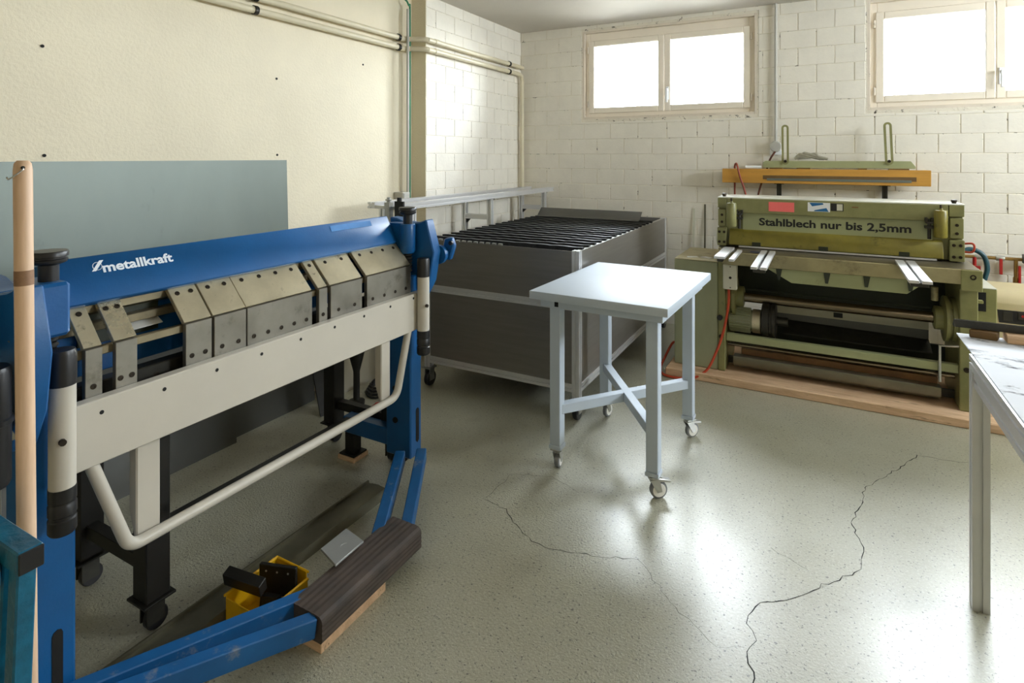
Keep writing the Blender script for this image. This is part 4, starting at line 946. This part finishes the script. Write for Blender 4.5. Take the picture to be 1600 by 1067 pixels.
# ------------------------------------------------------------------ on the back wall above the shear
r = thing('timber_rail', (-0.03, 5.22, 1.30), 'varnished timber rail with long slot mounted on the back wall', 'timber rail')
MB().box(-0.76, 0.692, 5.16, 5.215, 1.302, 1.42).build('beam', 'orange_wood', r, 0.003)
xa, xb_ = py(1192, 275, 5.16).x, py(1432, 280, 5.16).x
MB().box(xa, xb_, 5.158, 5.16, 1.335, 1.368).build('stain', 'darkwood', r, smooth=False)
MB().box(xa + 0.03, xb_ - 0.03, 5.155, 5.158, 1.326, 1.345).build('steel_rule', 'gsheet', r, smooth=False)
for u in (1217, 1383):
    x = py(u, 300, 5.22).x
    MB().alu((x, 5.25, 1.0), (x, 5.25, 1.35), 0.035, 0.03, (0, 1, 0)).box(x - 0.035, x + 0.035, 5.215, 5.285, 1.295, 1.302).build('bracket', 'dark_rail', r, smooth=False)
r = thing('back_gauge_bar', (0.08, 5.23, 1.425), 'pale green gauge bar with two slotted upright arms on the timber rail', 'gauge bar')
ya = 5.19
x0, x1 = py(1192, 258, ya).x, py(1431, 258, ya).x
MB().prism([(x0, ya, 1.430), (x1 - 0.0, ya, 1.430), (x1, ya, 1.445), (x1 - 0.03, ya, 1.487), (x0 + 0.02, ya, 1.487), (x0, ya, 1.475)], (0, 0.03, 0)).build('bar', 'lgreen', r, 0.002)
for xs, wd in ((x0 + 0.05, 0.10), (x0 + 0.25, 0.10), (x1 - 0.37, 0.06), (x1 - 0.17, 0.13)): MB().box(xs, xs + wd, ya + 0.002, ya + 0.03, 1.4202, 1.430).build('packing', 'darkwood', r)
for u0, u1, vt, vb in ((1226.5, 1227, 196, 252), (1386.5, 1389.5, 192, 252)):
    pa, pb = py(u0, vt, ya - 0.008), py(u1, vb, ya - 0.008)
    dxy = (pa - pb); L_ = dxy.length; dv2 = dxy.normalized(); sd2 = Vector((dv2.z, 0, -dv2.x))
    ro, ri = 0.027, 0.011
    def loop(rad, n=8):
        out = []
        for k in range(n + 1): a = math.pi * k / n; out.append(pa - dv2 * 0.021 + sd2 * rad * math.cos(a) + dv2 * rad * math.sin(a))
        for k in range(n + 1): a = math.pi + math.pi * k / n; out.append(pb + dv2 * 0.0 + sd2 * rad * math.cos(a) + dv2 * rad * math.sin(a))
        return out
    A, C_ = loop(ro), loop(ri); n = len(A); th = Vector((0, 0.010, 0)); b = MB()
    vs = A + C_ + [q + th for q in A] + [q + th for q in C_]; fs = []
    for i in range(n):
        j = (i + 1) % n
        fs += [(i, j, n + j, n + i), (2 * n + i, 3 * n + i, 3 * n + j, 2 * n + j), (i, 2 * n + i, 2 * n + j, j), (n + i, n + j, 3 * n + j, 3 * n + i)]
    b.add(vs, fs); arm = b.build('slotted_arm', 'green', r)
    MB().cyl(pb + Vector((0, -0.004, 0)), pb + Vector((0, 0.012, 0)), 0.011, n=12).build('screw', 'bolt', arm)
MB().cyl((py(1165, 258, 5.18).x, 5.18, 1.4335), (x0 - 0.012, 5.18, 1.4335), 0.013, n=14).build('white_tube', 'stickwhite', label='short white tube lying at the left end of the timber rail', cat='tube')
b = MB(); rr = random.Random(5)
for k in range(5):
    xa = -0.20 + 0.028 * k
    b.tube(smooth_path([(-0.205 + 0.01 * k, 5.205, 1.503 + 0.002 * k), (xa + 0.02, 5.21, 1.515 + rr.uniform(0, .03)), (xa + 0.05, 5.205, 1.545 - 0.008 * abs(k - 1)), (-0.02 + 0.012 * k, 5.21, 1.503)]), 0.009 + rr.uniform(0, .004), 7)
b.build('plastic_wrap', 'wrap', label='crumpled grey plastic bundle behind the left slotted arm', cat='plastic bundle')
r = thing('wall_socket', (-0.351, 5.28, 1.56), 'round grey socket with switch plate at the end of the wall conduit', 'socket')
xs = py(1212, 228, 5.26).x
MB().lathe((xs, 5.289, 1.605), (0, -1, 0), [(0.046, 0), (0.046, 0.03), (0.040, 0.04)], 24).build('cover', 'gpipe', r)
MB().box(xs - 0.045, xs + 0.045, 5.265, 5.289, 1.535, 1.58).build('plate', 'stickwhite', r, 0.004)
MB().tube([(xs, 5.272, 1.655), (xs, 5.272, ZC - 0.001)], 0.011, 10).build('ceiling_conduit', 'gpipe', label='thin grey conduit running up the back wall between the windows', cat='conduit')
MB().tube(smooth_path([(xs + 0.0, 5.262, 1.57), (xs - 0.04, 5.235, 1.50), (xs - 0.07, 5.228, 1.40), (xs - 0.12, 5.225, 1.25), (xs - 0.16, 5.23, 1.05), (xs - 0.2, 5.24, 0.8)]), 0.008, 8).build('socket_cable', 'darkcord', label='dark brown cable hanging from the round wall socket', cat='cable')
xs2 = py(1150, 262, 5.15).x
MB().tube(smooth_path([(xs2 - 0.02, 5.235, 0.9), (xs2 - 0.02, 5.228, 1.30), (xs2 - 0.02, 5.228, 1.43), (xs2 - 0.005, 5.19, 1.465), (xs2 + 0.012, 5.148, 1.44), (xs2 + 0.03, 5.143, 1.36), (xs2 + 0.075, 5.16, 1.20), (xs2 + 0.10, 5.2, 0.95)]), 0.0075, 8).build('looped_cable', 'redbrown', label='red-brown cable looped over the left end of the timber rail', cat='cable')

# ------------------------------------------------------------------ right background: hoses, valves, beige cabinet
r = thing('beige_cabinet', (1.35, 5.0, 0), 'beige compressor cabinet with black control panel beside the shear', 'cabinet')
MB().prism([(0.985, 4.86, 0.0), (0.985, 4.86, 0.56), (0.985, 4.93, 0.63), (0.985, 5.10, 0.66), (0.985, 5.10, 0.0)], (0.75, 0, 0)).build('body', 'beige', r, 0.008)
cp = MB().prism([(1.015, 4.858, 0.43), (1.30, 4.858, 0.43), (1.30, 4.858, 0.515), (1.005, 4.858, 0.515)], (0, 0.002, 0)).build('control_panel', 'plastic_black', r)
MB().box(1.035, 1.085, 4.853, 4.858, 0.445, 0.505).build('gauge', 'dark_rail', cp, 0.002)
MB().box(1.11, 1.20, 4.853, 4.858, 0.46, 0.508).build('display', 'dark_rail', cp, 0.002)
MB().cyl((1.135, 4.853, 0.485), (1.135, 4.850, 0.485), 0.008, n=12).build('red_button', 'red', cp)
r = thing('air_pipe', (1.1, 5.25, 0.79), 'brass compressed air pipe with red lever valves on the back wall', 'pipe')
za = 0.80
MB().tube([(0.86, 5.24, za), (1.45, 5.24, za)], 0.012, 10).build('pipe', 'brass', r)
for x in (0.98, 1.10): MB().lathe((x - 0.025, 5.24, za), (1, 0, 0), [(0.016, 0), (0.019, 0.01), (0.019, 0.04), (0.016, 0.05)], 12).build('valve', 'zinc', r)
MB().box(1.09, 1.108, 5.205, 5.215, 0.69, 0.80).build('lever', 'red', r, 0.002)
MB().lathe((1.255, 5.19, za + 0.02), (0, -1, 0), [(0.03, 0), (0.036, 0.01), (0.036, 0.02)], 18).box(1.22, 1.29, 5.19, 5.24, za - 0.02, za + 0.04).build('regulator', 'plastic_black', r)
MB().cyl((1.185, 5.23, 0.65), (1.185, 5.23, za), 0.012, n=10).lathe((1.185, 5.23, 0.62), (0, 0, 1), [(0.017, 0), (0.017, 0.05), (0.013, 0.06)], 12).build('drop_valve', 'brass', r)
MB().box(1.192, 1.207, 5.20, 5.212, 0.635, 0.76).build('drop_lever', 'red', r, 0.002)
MB().cyl((0.955, 5.23, 0.66), (0.955, 5.23, za), 0.012, n=10).box(0.945, 0.985, 5.20, 5.215, 0.64, 0.74).build('side_lever', 'red', r, 0.002)
MB().tube(smooth_path([(0.84, 5.10, 0.74), (0.85, 5.12, 0.82), (0.91, 5.14, 0.865), (0.985, 5.14, 0.83), (1.01, 5.14, 0.74), (0.995, 5.14, 0.66), (0.98, 5.15, 0.55)]), 0.016, 10).build('air_hose', 'hose', label='dark teal air hose arching behind the right end of the shear', cat='hose')
MB().prism([(-1.03, 5.262, 0.4), (-1.01, 5.262, 0.4), (-1.01, 5.285, 1.06), (-1.03, 5.285, 1.06)], (0, 0.004, 0)).build('wall_strip', 'boxplastic', label='narrow pale strip leaning on the back wall left of the shear', cat='metal strip', smooth=False)
MB().prism([(-0.93, 5.262, 0.4), (-0.915, 5.262, 0.4), (-0.915, 5.285, 1.10), (-0.93, 5.285, 1.10)], (0, 0.004, 0)).build('metal_strip', 'channel', label='narrow dark metal strip leaning on the back wall nearest the shear', cat='metal strip', smooth=False)

# ------------------------------------------------------------------ aluminium bench at the right edge
A = thing('aluminium_bench', (0.85, 2.0, 0), 'aluminium profile bench with scuffed white sheet top at the right edge', 'workbench')
q = 0.048; lx0, lx1, ly0, ly1 = 0.462, 1.30, 1.05, 2.455
for x in (lx0, lx1):
    for y in (ly0, ly1): MB().alu((x, y, 0.0), (x, y, 0.80 if y == ly1 else 0.80), q, q, (0, 1, 0)).build('leg', 'alu', A, smooth=False)
for x in (lx0, lx1):
    MB().alu((x, ly0 - 0.1, 0.823), (x, ly1 + 0.024, 0.823), q, 0.046).build('rail', 'alu', A, smooth=False)
    MB().alu((x, ly0 + 0.024, 0.772), (x, ly1 - 0.024, 0.772), q - 0.008, 0.046).build('rail', 'alu', A, smooth=False)
for y in (ly0, ly1): MB().alu((lx0 + 0.024, y, 0.823), (lx1 - 0.024, y, 0.823), q, 0.046).build('rail', 'alu', A, smooth=False)
MB().box(0.445, 1.33, 0.95, 2.735, 0.846, 0.850).build('sheet_top', 'whiteplate', A, smooth=False)
MB().prism([(0.432, 2.70, 0.8802), (0.432, 2.70, 0.908), (0.432, 2.704, 0.910), (0.432, 2.735, 0.8802)], (1.0, 0, 0)).build('steel_angle', 'dark_rail', label='dark steel straight edge lying across the far end of the bench', cat='straight edge', smooth=False)
MB().box(0.58, 1.25, 2.66, 2.73, 0.8502, 0.880).build('wood_batten', 'timber', None, 0.002, label='tan wooden batten on the bench under the straight edge', cat='batten')
MB().prism([(0.475, 2.69, 0.8502), (0.555, 2.675, 0.8502), (0.57, 2.72, 0.8502), (0.49, 2.73, 0.8502)], (0, 0, 0.029)).build('wood_scrap', 'darkwood', None, 0.003, label='dirty wooden scrap on the bench corner under the straight edge', cat='wood scrap')
fb = pz(1575, 676, 0.0)
MB().box(fb.x - 0.05, fb.x + 0.06, fb.y - 0.01, fb.y + 0.05, 0.0, 0.035).build('floor_block', 'black_steel', None, 0.004, label='small black block on the floor behind the bench leg', cat='block')
